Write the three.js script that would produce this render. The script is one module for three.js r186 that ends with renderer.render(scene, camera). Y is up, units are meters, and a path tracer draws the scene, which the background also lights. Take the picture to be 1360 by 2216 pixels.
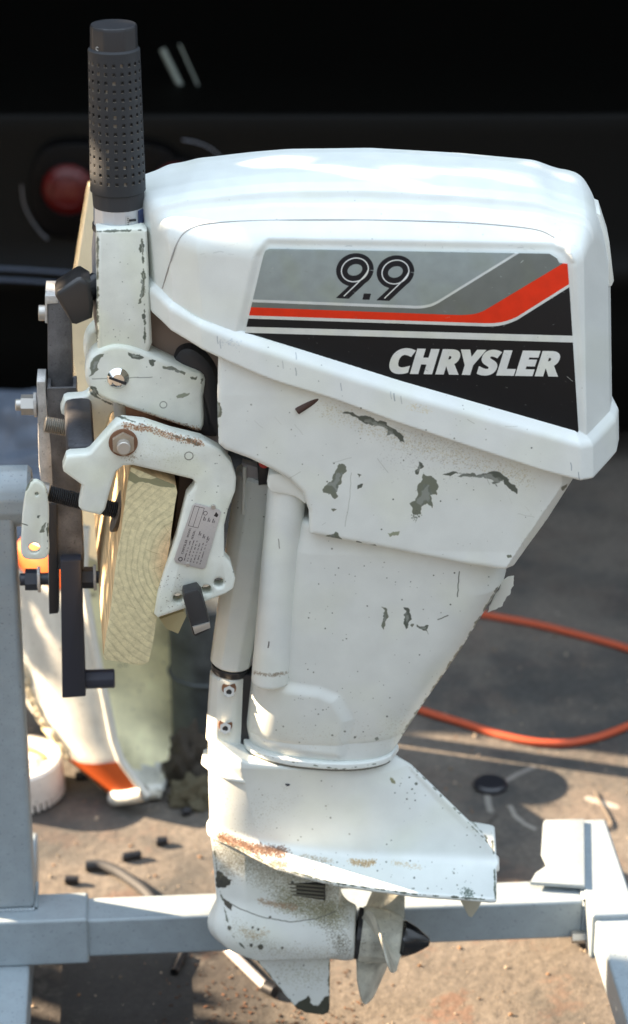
import * as THREE from 'three';
import { RoundedBoxGeometry } from 'three/addons/geometries/RoundedBoxGeometry.js';
import { mergeGeometries, toCreasedNormals } from 'three/addons/utils/BufferGeometryUtils.js';
import { createNoise2D, createNoise3D } from 'simplex-noise';

// ------------------------------------------------------------------ camera, sky, sun, exposure
const V3 = THREE.Vector3, R = Math.PI / 180;
const PITCH = 24 * R, FOV = 23, DIST = 2.65, YC = 0.72;
const scene = new THREE.Scene();
const camera = new THREE.PerspectiveCamera(FOV, 1360 / 2216, 0.05, 80);
camera.position.set(0, YC + DIST * Math.sin(PITCH), DIST * Math.cos(PITCH));
camera.lookAt(0, YC, 0);
camera.focus = 2.55; camera.userData.fStop = 4.6;
scene.add(camera);

const renderer = new THREE.WebGLRenderer({ antialias: true });
renderer.toneMapping = THREE.LinearToneMapping;
renderer.toneMappingExposure = 6.2;
renderer.shadowMap.enabled = true;

const SUN_AZ = 17 * R, SUN_EL = 25 * R;
const sunDir = new V3(-Math.cos(SUN_AZ) * Math.cos(SUN_EL), Math.sin(SUN_EL), -Math.sin(SUN_AZ) * Math.cos(SUN_EL));
const sun = new THREE.DirectionalLight(0xffe2bf, 5);
sun.position.copy(sunDir).multiplyScalar(9); sun.castShadow = true; sun.shadow.radius = 0.5;
sun.shadow.mapSize.set(4096, 4096);
Object.assign(sun.shadow.camera, { left: -3, right: 3, top: 3, bottom: -3, near: 0.5, far: 20 });
scene.add(sun, sun.target);
{ // one smooth daylight sky: bright haze overhead, far darker towards the horizon
  const w = 64, h = 64, d = new Float32Array(w * h * 4);
  for (let j = 0; j < h; j++) for (let i = 0; i < w; i++) {
    const e = (j + 0.5) / h * 180 - 90, t = Math.max(0, Math.sin(e * R)), o = (j * w + i) * 4;
    const hz = [0.042, 0.046, 0.048], ze = [0.42, 0.49, 0.58], k = Math.pow(t, 1.7);
    for (let c = 0; c < 3; c++) d[o + c] = e < 0 ? 0.04 : hz[c] + (ze[c] - hz[c]) * k;
    d[o + 3] = 1;
  }
  const t = new THREE.DataTexture(d, w, h, THREE.RGBAFormat, THREE.FloatType);
  t.mapping = THREE.EquirectangularReflectionMapping; t.magFilter = THREE.LinearFilter; t.needsUpdate = true;
  scene.background = t; scene.environment = t;
}

// ------------------------------------------------------------------ measuring helpers
// A Frame is a vertical plane family turned by yaw about the origin; p() measures a point of the photograph at a chosen depth z of that frame, in metres.
const FPX = 1108 / Math.tan(FOV / 2 * R), CAM = camera.position.clone();
const rayOf = (px, py) => { const x = (px - 680) / FPX, y = -(py - 1108) / FPX; return new V3(x, y * Math.cos(PITCH) - Math.sin(PITCH), -y * Math.sin(PITCH) - Math.cos(PITCH)); };
class Frame {
  constructor(yaw) { this.yaw = yaw * R; this.ex = new V3(Math.cos(this.yaw), 0, -Math.sin(this.yaw)); this.n = new V3(Math.sin(this.yaw), 0, Math.cos(this.yaw)); this.matrix = new THREE.Matrix4().makeRotationY(this.yaw); }
  p(px, py, z = 0) { const r = rayOf(px, py), s = (z - CAM.dot(this.n)) / r.dot(this.n), q = CAM.clone().addScaledVector(r, s); return new V3(q.dot(this.ex), q.y, z); }
  poly(z, pts) { return pts.map(([a, b, c]) => { const q = this.p(a, b, c ?? z); return [q.x, q.y]; }); }
  into(other) { return other.matrix.clone().invert().multiply(this.matrix); }
}
const W0 = new Frame(0), M = new Frame(-3), K = new Frame(6), S = new Frame(4);
const onGround = (px, py, h = 0) => { const r = rayOf(px, py), s = (h - CAM.y) / r.y; return CAM.clone().addScaledVector(r, s); };
let seed = 7; const rnd = () => { seed = (seed * 1664525 + 1013904223) >>> 0; return seed / 4294967296; };
const rr = (a, b) => a + (b - a) * rnd();
const n2 = createNoise2D(rnd), n3 = createNoise3D(rnd);
const clamp = (x, a, b) => Math.min(b, Math.max(a, x)), lerp = (a, b, t) => a + (b - a) * t, sst = (a, b, x) => { const t = clamp((x - a) / (b - a), 0, 1); return t * t * (3 - 2 * t); };
const fbm = (x, y, o = 4) => { let s = 0, a = 0.5, f = 1; for (let i = 0; i < o; i++) { s += a * n2(x * f, y * f); a *= 0.5; f *= 2.03; } return s; };
const lin = (pts) => { const p = [...pts].sort((a, b) => a[0] - b[0]); return (x) => { if (x <= p[0][0]) return p[0][1]; for (let i = 1; i < p.length; i++) if (x <= p[i][0]) { const t = (x - p[i - 1][0]) / (p[i][0] - p[i - 1][0]); return lerp(p[i - 1][1], p[i][1], t); } return p[p.length - 1][1]; }; };
const smoothLin = (pts, w) => { const f = lin(pts); return (x) => (f(x - w) + f(x - w / 2) + f(x) + f(x + w / 2) + f(x + w)) / 5; };
const spline = (pts, closed = true, n = 6) => { const c = new THREE.CatmullRomCurve3(pts.map((p) => new V3(p[0], p[1], 0)), closed, 'centripetal'); return c.getPoints(pts.length * n).map((q) => [q.x, q.y]); };

// ------------------------------------------------------------------ solid modelling: distance fields meshed with surface nets
function polySD(pts) {
  const n = pts.length, X = pts.map((p) => p[0]), Y = pts.map((p) => p[1]);
  return (x, y) => {
    let d = 1e9, s = 1;
    for (let i = 0, j = n - 1; i < n; j = i++) {
      const ex = X[j] - X[i], ey = Y[j] - Y[i], wx = x - X[i], wy = y - Y[i];
      const t = clamp((wx * ex + wy * ey) / (ex * ex + ey * ey + 1e-18), 0, 1), bx = wx - ex * t, by = wy - ey * t;
      d = Math.min(d, bx * bx + by * by);
      const c1 = y >= Y[i], c2 = y < Y[j], c3 = ex * wy > ey * wx;
      if ((c1 && c2 && c3) || (!c1 && !c2 && !c3)) s = -s;
    }
    return s * Math.sqrt(d);
  };
}
const smax = (a, b, k) => { const h = Math.max(k - Math.abs(a - b), 0) / k; return Math.max(a, b) + h * h * k * 0.25; };
const smin = (a, b, k) => -smax(-a, -b, k);
const capsule = (p, a, b, r1, r2 = r1) => { const dx = b.x - a.x, dy = b.y - a.y, dz = b.z - a.z, wx = p[0] - a.x, wy = p[1] - a.y, wz = p[2] - a.z, t = clamp((wx * dx + wy * dy + wz * dz) / (dx * dx + dy * dy + dz * dz), 0, 1); return Math.hypot(wx - dx * t, wy - dy * t, wz - dz * t) - lerp(r1, r2, t); };
function sdfGeo(f, lo, hi, h) {
  const n = [0, 1, 2].map((c) => Math.ceil((hi[c] - lo[c]) / h) + 2), [nx, ny, nz] = n, o = lo.map((v) => v - h / 2), val = new Float32Array(nx * ny * nz), B = 8;
  for (let bz = 0; bz < nz; bz += B) for (let by = 0; by < ny; by += B) for (let bx = 0; bx < nx; bx += B) {
    const c = f(o[0] + (bx + B / 2) * h, o[1] + (by + B / 2) * h, o[2] + (bz + B / 2) * h), far = Math.abs(c) > B * h * 1.35;
    for (let k = bz; k < Math.min(nz, bz + B); k++) for (let j = by; j < Math.min(ny, by + B); j++) for (let i = bx; i < Math.min(nx, bx + B); i++) val[(k * ny + j) * nx + i] = far ? c : f(o[0] + i * h, o[1] + j * h, o[2] + k * h);
  }
  const id = new Int32Array(nx * ny * nz).fill(-1), pos = [], idx = [], at = (i, j, k) => (k * ny + j) * nx + i;
  for (let k = 0; k < nz - 1; k++) for (let j = 0; j < ny - 1; j++) for (let i = 0; i < nx - 1; i++) {
    let neg = 0; const v = [];
    for (let q = 0; q < 8; q++) { const a = val[at(i + (q & 1), j + ((q >> 1) & 1), k + (q >> 2))]; v.push(a); if (a < 0) neg++; }
    if (neg === 0 || neg === 8) continue;
    let sx = 0, sy = 0, sz = 0, m = 0;
    for (let a = 0; a < 8; a++) for (const bit of [1, 2, 4]) { if (a & bit) continue; const b = a | bit; if ((v[a] < 0) === (v[b] < 0)) continue; const t = v[a] / (v[a] - v[b]); sx += (a & 1) + (bit === 1 ? t : 0); sy += ((a >> 1) & 1) + (bit === 2 ? t : 0); sz += (a >> 2) + (bit === 4 ? t : 0); m++; }
    id[at(i, j, k)] = pos.length / 3; pos.push(o[0] + (i + sx / m) * h, o[1] + (j + sy / m) * h, o[2] + (k + sz / m) * h);
  }
  for (let k = 1; k < nz - 1; k++) for (let j = 1; j < ny - 1; j++) for (let i = 1; i < nx - 1; i++) {
    const a = val[at(i, j, k)];
    const quad = (b, p, q, r, s) => { if ((a < 0) === (b < 0)) return; if (p < 0 || q < 0 || r < 0 || s < 0) return; if (a < 0) idx.push(p, q, r, p, r, s); else idx.push(p, r, q, p, s, r); };
    quad(val[at(i + 1, j, k)], id[at(i, j - 1, k - 1)], id[at(i, j, k - 1)], id[at(i, j, k)], id[at(i, j - 1, k)]);
    quad(val[at(i, j + 1, k)], id[at(i - 1, j, k - 1)], id[at(i - 1, j, k)], id[at(i, j, k)], id[at(i, j, k - 1)]);
    quad(val[at(i, j, k + 1)], id[at(i - 1, j - 1, k)], id[at(i, j - 1, k)], id[at(i, j, k)], id[at(i - 1, j, k)]);
  }
  const P = new Float32Array(pos), N = new Float32Array(pos.length), e = h * 0.3;
  for (let q = 0; q < P.length; q += 3) {
    let x = P[q], y = P[q + 1], z = P[q + 2], gx, gy, gz;
    for (let it = 0; it < 3; it++) {
      gx = (f(x + e, y, z) - f(x - e, y, z)) / (2 * e); gy = (f(x, y + e, z) - f(x, y - e, z)) / (2 * e); gz = (f(x, y, z + e) - f(x, y, z - e)) / (2 * e);
      const g2 = gx * gx + gy * gy + gz * gz + 1e-9; if (it === 2) break;
      const d = clamp(f(x, y, z), -h * 0.6, h * 0.6) / Math.max(g2, 0.3); x -= gx * d; y -= gy * d; z -= gz * d;
    }
    const l = Math.hypot(gx, gy, gz) || 1; P[q] = x; P[q + 1] = y; P[q + 2] = z; N[q] = gx / l; N[q + 1] = gy / l; N[q + 2] = gz / l;
  }
  const g = new THREE.BufferGeometry();
  g.setAttribute('position', new THREE.BufferAttribute(P, 3)); g.setAttribute('normal', new THREE.BufferAttribute(N, 3)); g.setIndex(idx);
  return g;
}
const bounds = (pts) => { const x = pts.map((p) => p[0]), y = pts.map((p) => p[1]); return [Math.min(...x), Math.min(...y), Math.max(...x), Math.max(...y)]; };
// a plate: 2-D outline pts (metres) between z0 and z1 with rounded edges, optional holes
function plateGeo(pts, z0, z1, bevel = 0.002, holes = [], seg = 2) {
  const sh = new THREE.Shape(pts.map((p) => new THREE.Vector2(p[0], p[1])));
  for (const hl of holes) sh.holes.push(new THREE.Path(hl.map((p) => new THREE.Vector2(p[0], p[1]))));
  const g = new THREE.ExtrudeGeometry(sh, { depth: Math.max(1e-4, z1 - z0 - 2 * bevel), bevelEnabled: bevel > 0, bevelSize: bevel, bevelThickness: bevel, bevelOffset: -bevel, bevelSegments: seg, curveSegments: 10 });
  g.translate(0, 0, z0 + bevel); return toCreasedNormals(g, 0.7);
}
const circle = (cx, cy, r, n = 20) => Array.from({ length: n }, (_, i) => [cx + r * Math.cos(i / n * 2 * Math.PI), cy + r * Math.sin(i / n * 2 * Math.PI)]);
const boxGeo = (x0, x1, y0, y1, z0, z1, r = 0.002) => new RoundedBoxGeometry(x1 - x0, y1 - y0, z1 - z0, 3, Math.min(r, (x1 - x0) / 2.01, (y1 - y0) / 2.01, (z1 - z0) / 2.01)).translate((x0 + x1) / 2, (y0 + y1) / 2, (z0 + z1) / 2);
const along = (g, a, b) => g.applyQuaternion(new THREE.Quaternion().setFromUnitVectors(new V3(0, 1, 0), b.clone().sub(a).normalize())).translate((a.x + b.x) / 2, (a.y + b.y) / 2, (a.z + b.z) / 2);
const rod = (a, b, r1, r2 = r1, n = 28) => { const l = a.distanceTo(b), c = Math.min(r1, r2, l / 2) * 0.12, g = new THREE.LatheGeometry([[0, -l / 2], [r1 - c, -l / 2], [r1, -l / 2 + c], [r2, l / 2 - c], [r2 - c, l / 2], [0, l / 2]].map((p) => new THREE.Vector2(...p)), n); return along(toCreasedNormals(g, 0.6), a, b); };
const tube = (pts, r, n = 80, k = 10, closed = false) => new THREE.TubeGeometry(new THREE.CatmullRomCurve3(pts, closed, 'centripetal'), n, r, k, closed);
function threaded(a, b, r, pitch = 0.0022) { // a screw thread as stacked ridges
  const l = a.distanceTo(b), n = Math.max(3, Math.round(l / pitch)), pr = [[0, -l / 2]];
  for (let i = 0; i < n; i++) { const y = -l / 2 + i * l / n; pr.push([r * 0.84, y], [r, y + l / n * 0.35], [r, y + l / n * 0.55], [r * 0.84, y + l / n * 0.95]); }
  pr.push([0, l / 2]); const g = new THREE.LatheGeometry(pr.map((p) => new THREE.Vector2(...p)), 18); return along(toCreasedNormals(g, 0.5), a, b);
}
const hexNut = (a, b, r) => along(toCreasedNormals(new THREE.CylinderGeometry(r * 0.97, r * 0.97, a.distanceTo(b), 6), 0.4), a, b);

// ------------------------------------------------------------------ scene graph helpers
const used = {};
const numbered = (n) => { const k = used[n] = (used[n] ?? -1) + 1; return k ? n + '_' + String(k).padStart(3, '0') : n; };
const shadows = (o) => { o.castShadow = o.receiveShadow = true; return o; };
function mesh(name, g, m, parent) { const o = shadows(new THREE.Mesh(g, m)); o.name = parent === scene ? numbered(name) : name; parent.add(o); return o; }
function group(name, label, category, frame, extra) { const o = new THREE.Group(); o.name = numbered(name); o.userData = { label, category, ...(extra ? { group: extra } : {}) }; if (frame) o.rotation.y = frame.yaw; scene.add(o); return o; }
function thing(name, g, m, label, category, extra) { const o = mesh(name, g, m, scene); o.userData = { label, category, ...(extra ? { group: extra } : {}) }; return o; }
function structure(name, g, m) { const o = mesh(name, g, m, scene); o.userData = { kind: 'structure' }; return o; }
const uvXY = (g, x0, y0, w, h) => { const p = g.attributes.position, u = new Float32Array(p.count * 2); for (let i = 0; i < p.count; i++) { u[2 * i] = (p.getX(i) - x0) / w; u[2 * i + 1] = (p.getY(i) - y0) / h; } g.setAttribute('uv', new THREE.BufferAttribute(u, 2)); return g; };
const uvXZ = (g, x0, z0, w, h) => { const p = g.attributes.position, u = new Float32Array(p.count * 2); for (let i = 0; i < p.count; i++) { u[2 * i] = (p.getX(i) - x0) / w; u[2 * i + 1] = (p.getZ(i) - z0) / h; } g.setAttribute('uv', new THREE.BufferAttribute(u, 2)); return g; };
const canvas = (w, h) => { const c = document.createElement('canvas'); c.width = w; c.height = h; return c; };
const ctex = (c, srgb = true) => { const t = new THREE.CanvasTexture(c); if (srgb) t.colorSpace = THREE.SRGBColorSpace; t.wrapS = t.wrapT = THREE.MirroredRepeatWrapping; t.magFilter = THREE.LinearFilter; return t; };
const std = (rgb, rough = 0.5, o = {}) => new THREE.MeshPhysicalMaterial({ color: new THREE.Color().setRGB(...rgb), roughness: rough, ...o });

// ------------------------------------------------------------------ painted and printed surfaces
function sheet(frame, x0, y0, w, h, res) { // a canvas laid over the side of a thing, in metres of its own frame
  const c = canvas(Math.round(w / res), Math.round(h / res)), g = c.getContext('2d');
  const at = (px, py, z) => { const q = frame.p(px, py, z); return [(q.x - x0) / res, c.height - (q.y - y0) / res]; };
  return { c, g, at, x0, y0, w, h, res };
}
function jag(pts, amt, depth = 3) { // ragged outline of flaked paint
  let p = pts;
  for (let k = 0; k < depth; k++) { const q = []; for (let i = 0; i < p.length; i++) { const a = p[i], b = p[(i + 1) % p.length], l = Math.hypot(b[0] - a[0], b[1] - a[1]); q.push(a, [(a[0] + b[0]) / 2 + rr(-1, 1) * l * amt, (a[1] + b[1]) / 2 + rr(-1, 1) * l * amt]); } p = q; }
  return p;
}
const fillPoly = (g, p, col) => { g.fillStyle = col; g.beginPath(); p.forEach((q, i) => (i ? g.lineTo(q[0], q[1]) : g.moveTo(q[0], q[1]))); g.closePath(); g.fill(); };
const PRIMER = ['#5d6459', '#666d60', '#565d55', '#6f7568'];
function chip(s, z, pts, col) {
  const p = jag(pts.map((q) => s.at(q[0], q[1], z)), 0.2);
  fillPoly(s.g, p.map((q) => [q[0] + 0.8, q[1] + 0.8]), '#e4e5df'); fillPoly(s.g, p, col ?? PRIMER[Math.floor(rnd() * 4)]);  // pale offset copy underneath paints a highlight rim on each chip
  const bb = bounds(p), area = (bb[2] - bb[0]) * (bb[3] - bb[1]); if (area > 260 && !col) { const cx = p.reduce((a, q) => a + q[0], 0) / p.length, cy = p.reduce((a, q) => a + q[1], 0) / p.length; for (let k = 0; k < 3; k++) fillPoly(s.g, jag(p.filter((_, i) => i % 6 === 0).map((q) => [cx + (q[0] - cx) * rr(0.25, 0.7), cy + (q[1] - cy) * rr(0.25, 0.7)]), 0.25, 2), ['#79807a', '#6c736b', '#8a908a'][k]); }
}
function scratch(s, z, pts, wpx, col) { const g = s.g; g.strokeStyle = col; g.lineCap = 'round'; g.lineJoin = 'round'; g.lineWidth = wpx; g.beginPath(); jagLine(pts.map((q) => s.at(q[0], q[1], z))).forEach((q, i) => (i ? g.lineTo(q[0], q[1]) : g.moveTo(q[0], q[1]))); g.stroke(); }
function jagLine(p) { const q = [p[0]]; for (let i = 1; i < p.length; i++) { const a = p[i - 1], b = p[i], n = Math.max(1, Math.round(Math.hypot(b[0] - a[0], b[1] - a[1]) / 6)); for (let k = 1; k <= n; k++) q.push([lerp(a[0], b[0], k / n) + (k < n ? rr(-0.7, 0.7) : 0), lerp(a[1], b[1], k / n) + (k < n ? rr(-0.7, 0.7) : 0)]); } return q; }
function specks(s, z, x0, y0, x1, y1, n, cols, r0 = 0.5, r1 = 1.6) { for (let i = 0; i < n; i++) { const q = s.at(rr(x0, x1), rr(y0, y1), z), r = r0 + (r1 - r0) * Math.pow(rnd(), 3); fillPoly(s.g, jag(circle(q[0], q[1], r, 6), 0.25, 1), cols[Math.floor(rnd() * cols.length)]); } }
// grime: separate grains scattered about a path, thick where it lies
function grime(s, z, pts, spread, n, cols, r1 = 1.5, alpha = 0.5) { s.g.globalAlpha = alpha; for (let i = 0; i < n; i++) { const k = rnd() * (pts.length - 1), a = pts[Math.floor(k)], b = pts[Math.min(pts.length - 1, Math.floor(k) + 1)], t = k % 1, q = s.at(lerp(a[0], b[0], t) + (rnd() + rnd() - 1) * spread, lerp(a[1], b[1], t) + (rnd() + rnd() - 1) * spread, z); fillPoly(s.g, jag(circle(q[0], q[1], rr(0.4, r1), 6), 0.3, 1), cols[Math.floor(rnd() * cols.length)]); } s.g.globalAlpha = 1; }
function wornEdge(s, z, pts, n, size) { for (let i = 0; i < n; i++) { const k = rnd() * (pts.length - 1), a = pts[Math.floor(k)], b = pts[Math.floor(k) + 1], t = k % 1, q = s.at(lerp(a[0], b[0], t), lerp(a[1], b[1], t), z), r = size * (0.25 + Math.pow(rnd(), 2.5)), e = Math.atan2(b[1] - a[1], b[0] - a[0]); const el = circle(0, 0, 1, 8).map(([u, v]) => [q[0] + r * 2.2 * u * Math.cos(e) - r * v * Math.sin(e) * 0.7, q[1] + r * 2.2 * u * Math.sin(e) + r * v * Math.cos(e) * 0.7]); fillPoly(s.g, jag(el, 0.3, 2), PRIMER[Math.floor(rnd() * 4)]); } }
function mottle(s, amp, sc) { const im = s.g.getImageData(0, 0, s.c.width, s.c.height), d = im.data, w = s.c.width; for (let i = 0; i < d.length; i += 4) { const x = (i / 4) % w, y = Math.floor(i / 4 / w), v = 1 + amp * (fbm(x * sc, y * sc, 3) + 0.5 * (rnd() - 0.5)), yel = 1 - amp * 0.8 * Math.max(0, n2(x * sc * 0.6 + 50, y * sc * 0.6)); d[i] *= v; d[i + 1] *= v; d[i + 2] *= v * yel; } s.g.putImageData(im, 0, 0); }

const PAINT = '#dbe0dc';
const MX0 = -0.36, MY0 = 0.02, MW = 0.72, MH = 1.2;
const ms = sheet(M, MX0, MY0, MW, MH, 0.6e-3);
{
  const s = ms, g = s.g; g.fillStyle = PAINT; g.fillRect(0, 0, s.c.width, s.c.height);
  const zp = 0.095, zm = 0.062;
  // lower pan
  grime(s, zp, [[700, 880], [860, 945], [1000, 990], [1150, 1035]], 26, 1500, ['#b9ad82', '#a79c78', '#9f9a86'], 1.3, 0.35);
  grime(s, zp, [[850, 1000], [930, 960], [1000, 1010]], 50, 500, ['#9a9c96', '#8c8f88'], 1.2, 0.3);
  chip(s, zp, [[735, 1000], [748, 1003], [752, 1015], [740, 1035], [733, 1050], [733, 1070], [725, 1076], [700, 1062], [703, 1050], [722, 1035], [728, 1015]]);
  chip(s, zp, [[775, 1022], [784, 1025], [778, 1031]]); chip(s, zp, [[776, 1046], [786, 1043], [783, 1052], [774, 1055]]); chip(s, zp, [[718, 1097], [730, 1098], [722, 1103]]);
  chip(s, zp, [[908, 996], [918, 1007], [905, 1024], [899, 1022], [907, 1008]]);
  chip(s, zp, [[917, 1022], [935, 1027], [950, 1050], [946, 1068], [930, 1065], [936, 1096], [925, 1085], [912, 1108], [895, 1110], [887, 1085], [905, 1068], [912, 1040]]);
  grime(s, zp, [[905, 1105], [897, 1120]], 10, 60, PRIMER, 1.2, 0.8);
  chip(s, zp, [[957, 1025], [972, 1020], [1010, 1021], [1060, 1018], [1085, 1022], [1102, 1040], [1119, 1066], [1095, 1046], [1075, 1032], [1050, 1025], [1010, 1024], [975, 1027]]);
  chip(s, zp, [[743, 893], [780, 899], [810, 903], [838, 912], [858, 928], [877, 956], [866, 954], [848, 934], [826, 920], [790, 914]]);
  chip(s, zp, [[680, 1156], [700, 1159], [714, 1153], [727, 1146], [741, 1168], [725, 1173], [690, 1166]]); chip(s, zp, [[766, 1172], [773, 1166], [788, 1178], [826, 1180], [816, 1190], [784, 1184]]);
  chip(s, zp, [[838, 1150], [852, 1146], [866, 1146], [862, 1155], [845, 1158]], '#8f9580');
  chip(s, zp, [[470, 865], [480, 870], [484, 884], [476, 901], [469, 905]]); wornEdge(s, zp, [[471, 910], [471, 960]], 16, 4); wornEdge(s, zp, [[672, 1164], [1100, 1245]], 26, 2.4); wornEdge(s, zp, [[1232, 1050], [1112, 1240]], 26, 3.2);
  chip(s, zp, [[1109, 1222], [1122, 1212], [1148, 1197], [1144, 1216], [1128, 1240], [1109, 1247]]); chip(s, zp, [[1214, 1052], [1228, 1042], [1226, 1050], [1217, 1058]]); chip(s, zp, [[1097, 1197], [1106, 1196], [1108, 1202], [1099, 1203]]);
  specks(s, zp, 480, 830, 1200, 1220, 90, ['#6b7065', '#8a8d84', '#50554e']);
  for (let i = 0; i < 26; i++) { const x = rr(520, 1180), y = rr(880, 1190), a = rr(-1.2, 1.2), l = rr(8, 50); scratch(s, zp, [[x, y], [x + l * Math.cos(a), y + l * Math.sin(a)]], rr(0.4, 0.9), ['#b6bab2', '#c9cdc6', '#a4a89f'][i % 3]); }
  scratch(s, zp, [[762, 1020], [757, 1080], [748, 1135]], 0.8, '#a5a8a1');
  // rim and hood scuffs
  const zr = 0.122;
  for (const [x, y] of [[470, 735], [476, 745], [612, 790], [640, 805], [738, 838], [846, 856], [853, 860], [868, 866], [640, 770], [1235, 1010], [1252, 1030]]) scratch(s, zr, [[x, y - 8], [x + 2, y + 8]], rr(0.6, 1.3), ['#7f8a94', '#93999a', '#6a7480'][Math.floor(rnd() * 3)]);
  grime(s, zr, [[480, 735], [520, 745]], 12, 60, ['#9fb0c0', '#8c99a3'], 1, 0.5); grime(s, zr, [[885, 880], [930, 890]], 10, 120, ['#c9b98e'], 1.2, 0.35);
  specks(s, zr, 480, 740, 1270, 1000, 40, ['#8f948e', '#6a6f6d'], 0.4, 1.1); specks(s, zr, 340, 380, 1300, 530, 60, ['#b9bdbd', '#9a9f9e'], 0.4, 1.2);
  for (let i = 0; i < 40; i++) { const x = rr(400, 1250), y = rr(520, 556); scratch(s, zr, [[x, y], [x + rr(-14, 14), y + rr(-4, 4)]], rr(0.4, 0.8), ['#a9adab', '#c0c4c2', '#8e9496'][i % 3]); }
  // middle housing
  chip(s, zm, [[826, 1314], [838, 1317], [842, 1334], [835, 1350], [831, 1363], [827, 1352], [832, 1336]]); chip(s, zm, [[874, 1314], [886, 1318], [892, 1340], [884, 1350], [879, 1364], [875, 1345]]); chip(s, zm, [[888, 1352], [896, 1350], [893, 1357]]);
  chip(s, zm, [[902, 1351], [914, 1356], [928, 1353], [924, 1363], [928, 1374], [914, 1362]]); scratch(s, zm, [[948, 1341], [970, 1332]], 1.6, '#5b6058'); scratch(s, zm, [[994, 1238], [990, 1292]], 1.4, '#565b55');
  wornEdge(s, zm, [[1088, 1255], [1000, 1400], [925, 1510], [860, 1606]], 70, 3); specks(s, zm, 640, 1180, 1060, 1600, 110, ['#5d625a', '#777b72', '#474c46'], 0.5, 1.7); specks(s, zm, 540, 1490, 860, 1610, 30, ['#5d625a', '#777b72'], 0.5, 2.4);
  grime(s, zm, [[880, 1560], [850, 1590], [600, 1600]], 40, 500, ['#b2ab97', '#a09b8a'], 1.1, 0.3);
  chip(s, zm, [[812, 1598], [818, 1597], [819, 1603], [813, 1605]]);
  scratch(s, zm, [[585, 1400], [583, 1412]], 2, '#55504d'); scratch(s, zm, [[607, 1180], [609, 1200]], 1.2, '#7b7673');
  grime(s, zm, [[548, 1466], [590, 1472], [622, 1466]], 5, 260, ['#8d8474', '#766c5e', '#a09685'], 1.2, 0.75);
  // lower leg
  const zl = 0.03;
  specks(s, zl, 460, 1640, 1060, 1900, 80, ['#5d625a', '#8b8c80', '#474c46'], 0.5, 1.8); specks(s, zl, 860, 1650, 960, 1760, 14, ['#646a60'], 1, 3);
  chip(s, zl, [[795, 1657], [822, 1652], [815, 1662], [797, 1664]]); chip(s, zl, [[845, 1682], [852, 1690], [856, 1698], [848, 1696]], '#8a8a6e'); chip(s, zl, [[590, 1641], [612, 1644], [606, 1650], [594, 1649]]); wornEdge(s, zl, [[540, 1610], [640, 1630], [740, 1645], [845, 1630]], 24, 2);
  wornEdge(s, zl, [[456, 1600], [456, 1790], [470, 1920], [500, 2020], [545, 2066]], 46, 2.8); wornEdge(s, zl, [[890, 1660], [1060, 1830]], 26, 2);
  grime(s, zl, [[470, 1710], [560, 1780], [620, 1720]], 50, 420, ['#a9a692', '#999785'], 1.1, 0.35);
  // gear case: old antifouling grime, chips to bare metal
  grime(s, zl, [[475, 1830], [560, 1880], [650, 1900], [730, 1930]], 48, 11000, ['#8e8a72', '#7b7763', '#a49e84', '#69664f'], 1.15, 0.4);
  grime(s, zl, [[600, 1940], [690, 1970], [735, 1985]], 36, 7000, ['#7d7a58', '#6a6848', '#8f8b6a', '#54523c'], 1.25, 0.42);
  grime(s, zl, [[560, 1950], [600, 1958], [640, 1965]], 9, 500, ['#9b7f62', '#8b7257'], 1.3, 0.6); grime(s, zl, [[700, 1990], [745, 2060], [738, 2020]], 24, 700, ['#7c7b6c', '#5e5d50'], 1.5, 0.5);
  chip(s, zl, [[467, 1888], [480, 1892], [492, 1905], [504, 1904], [498, 1914], [488, 1922], [470, 1926]], '#3b3d38'); chip(s, zl, [[480, 1948], [500, 1958], [502, 1972], [494, 1968], [484, 1960]], '#44453f'); scratch(s, zl, [[484, 1950], [520, 1968], [570, 1985], [630, 1995], [690, 1988], [725, 1975]], 1.6, '#54544a');
  for (const [x, y, r] of [[548, 2006, 3], [565, 2048, 6], [545, 2044, 4], [612, 2050, 3], [497, 2008, 5], [560, 2010, 3], [585, 1985, 3], [633, 1911, 4]]) chip(s, zl, circle(x, y, r, 7), '#4c4e47');
  grime(s, zl, [[520, 2010], [550, 2025], [580, 2015]], 12, 260, ['#a98f68', '#9c8460'], 1.3, 0.5);
  grime(s, zl, [[470, 1830], [480, 1900], [520, 1850]], 30, 1500, ['#8f8b76', '#7a7663', '#6d5f4a'], 1.2, 0.4); grime(s, zl, [[500, 2000], [600, 2060], [730, 2070]], 30, 1800, ['#a8a593', '#98957f', '#8b8672'], 1.2, 0.35);
  // skeg
  chip(s, 0, [[638, 2172], [655, 2160], [668, 2150], [672, 2165], [690, 2172], [700, 2160], [715, 2150], [716, 2200], [690, 2204], [650, 2190]], '#44463c'); wornEdge(s, 0, [[714, 2085], [713, 2190]], 18, 4); wornEdge(s, 0, [[552, 2066], [600, 2128], [645, 2184]], 30, 4); specks(s, 0, 570, 2080, 710, 2190, 26, ['#55574c'], 0.6, 2); grime(s, 0, [[600, 2100], [700, 2110]], 40, 700, ['#a7a891', '#96977f'], 1.4, 0.4);
  mottle(s, 0.028, 0.012);
}
const paint = new THREE.MeshPhysicalMaterial({ map: ctex(ms.c), roughness: 0.42, clearcoat: 0.25, clearcoatRoughness: 0.3 });
const onMotor = (g, z0 = 0.05) => { uvXY(g, MX0, MY0, MW, MH); const p = g.attributes.position, u = g.attributes.uv; for (let i = 0; i < p.count; i++) u.setY(i, u.getY(i) - 0.5 * (p.getZ(i) - z0) / MH); return g; };

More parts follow.
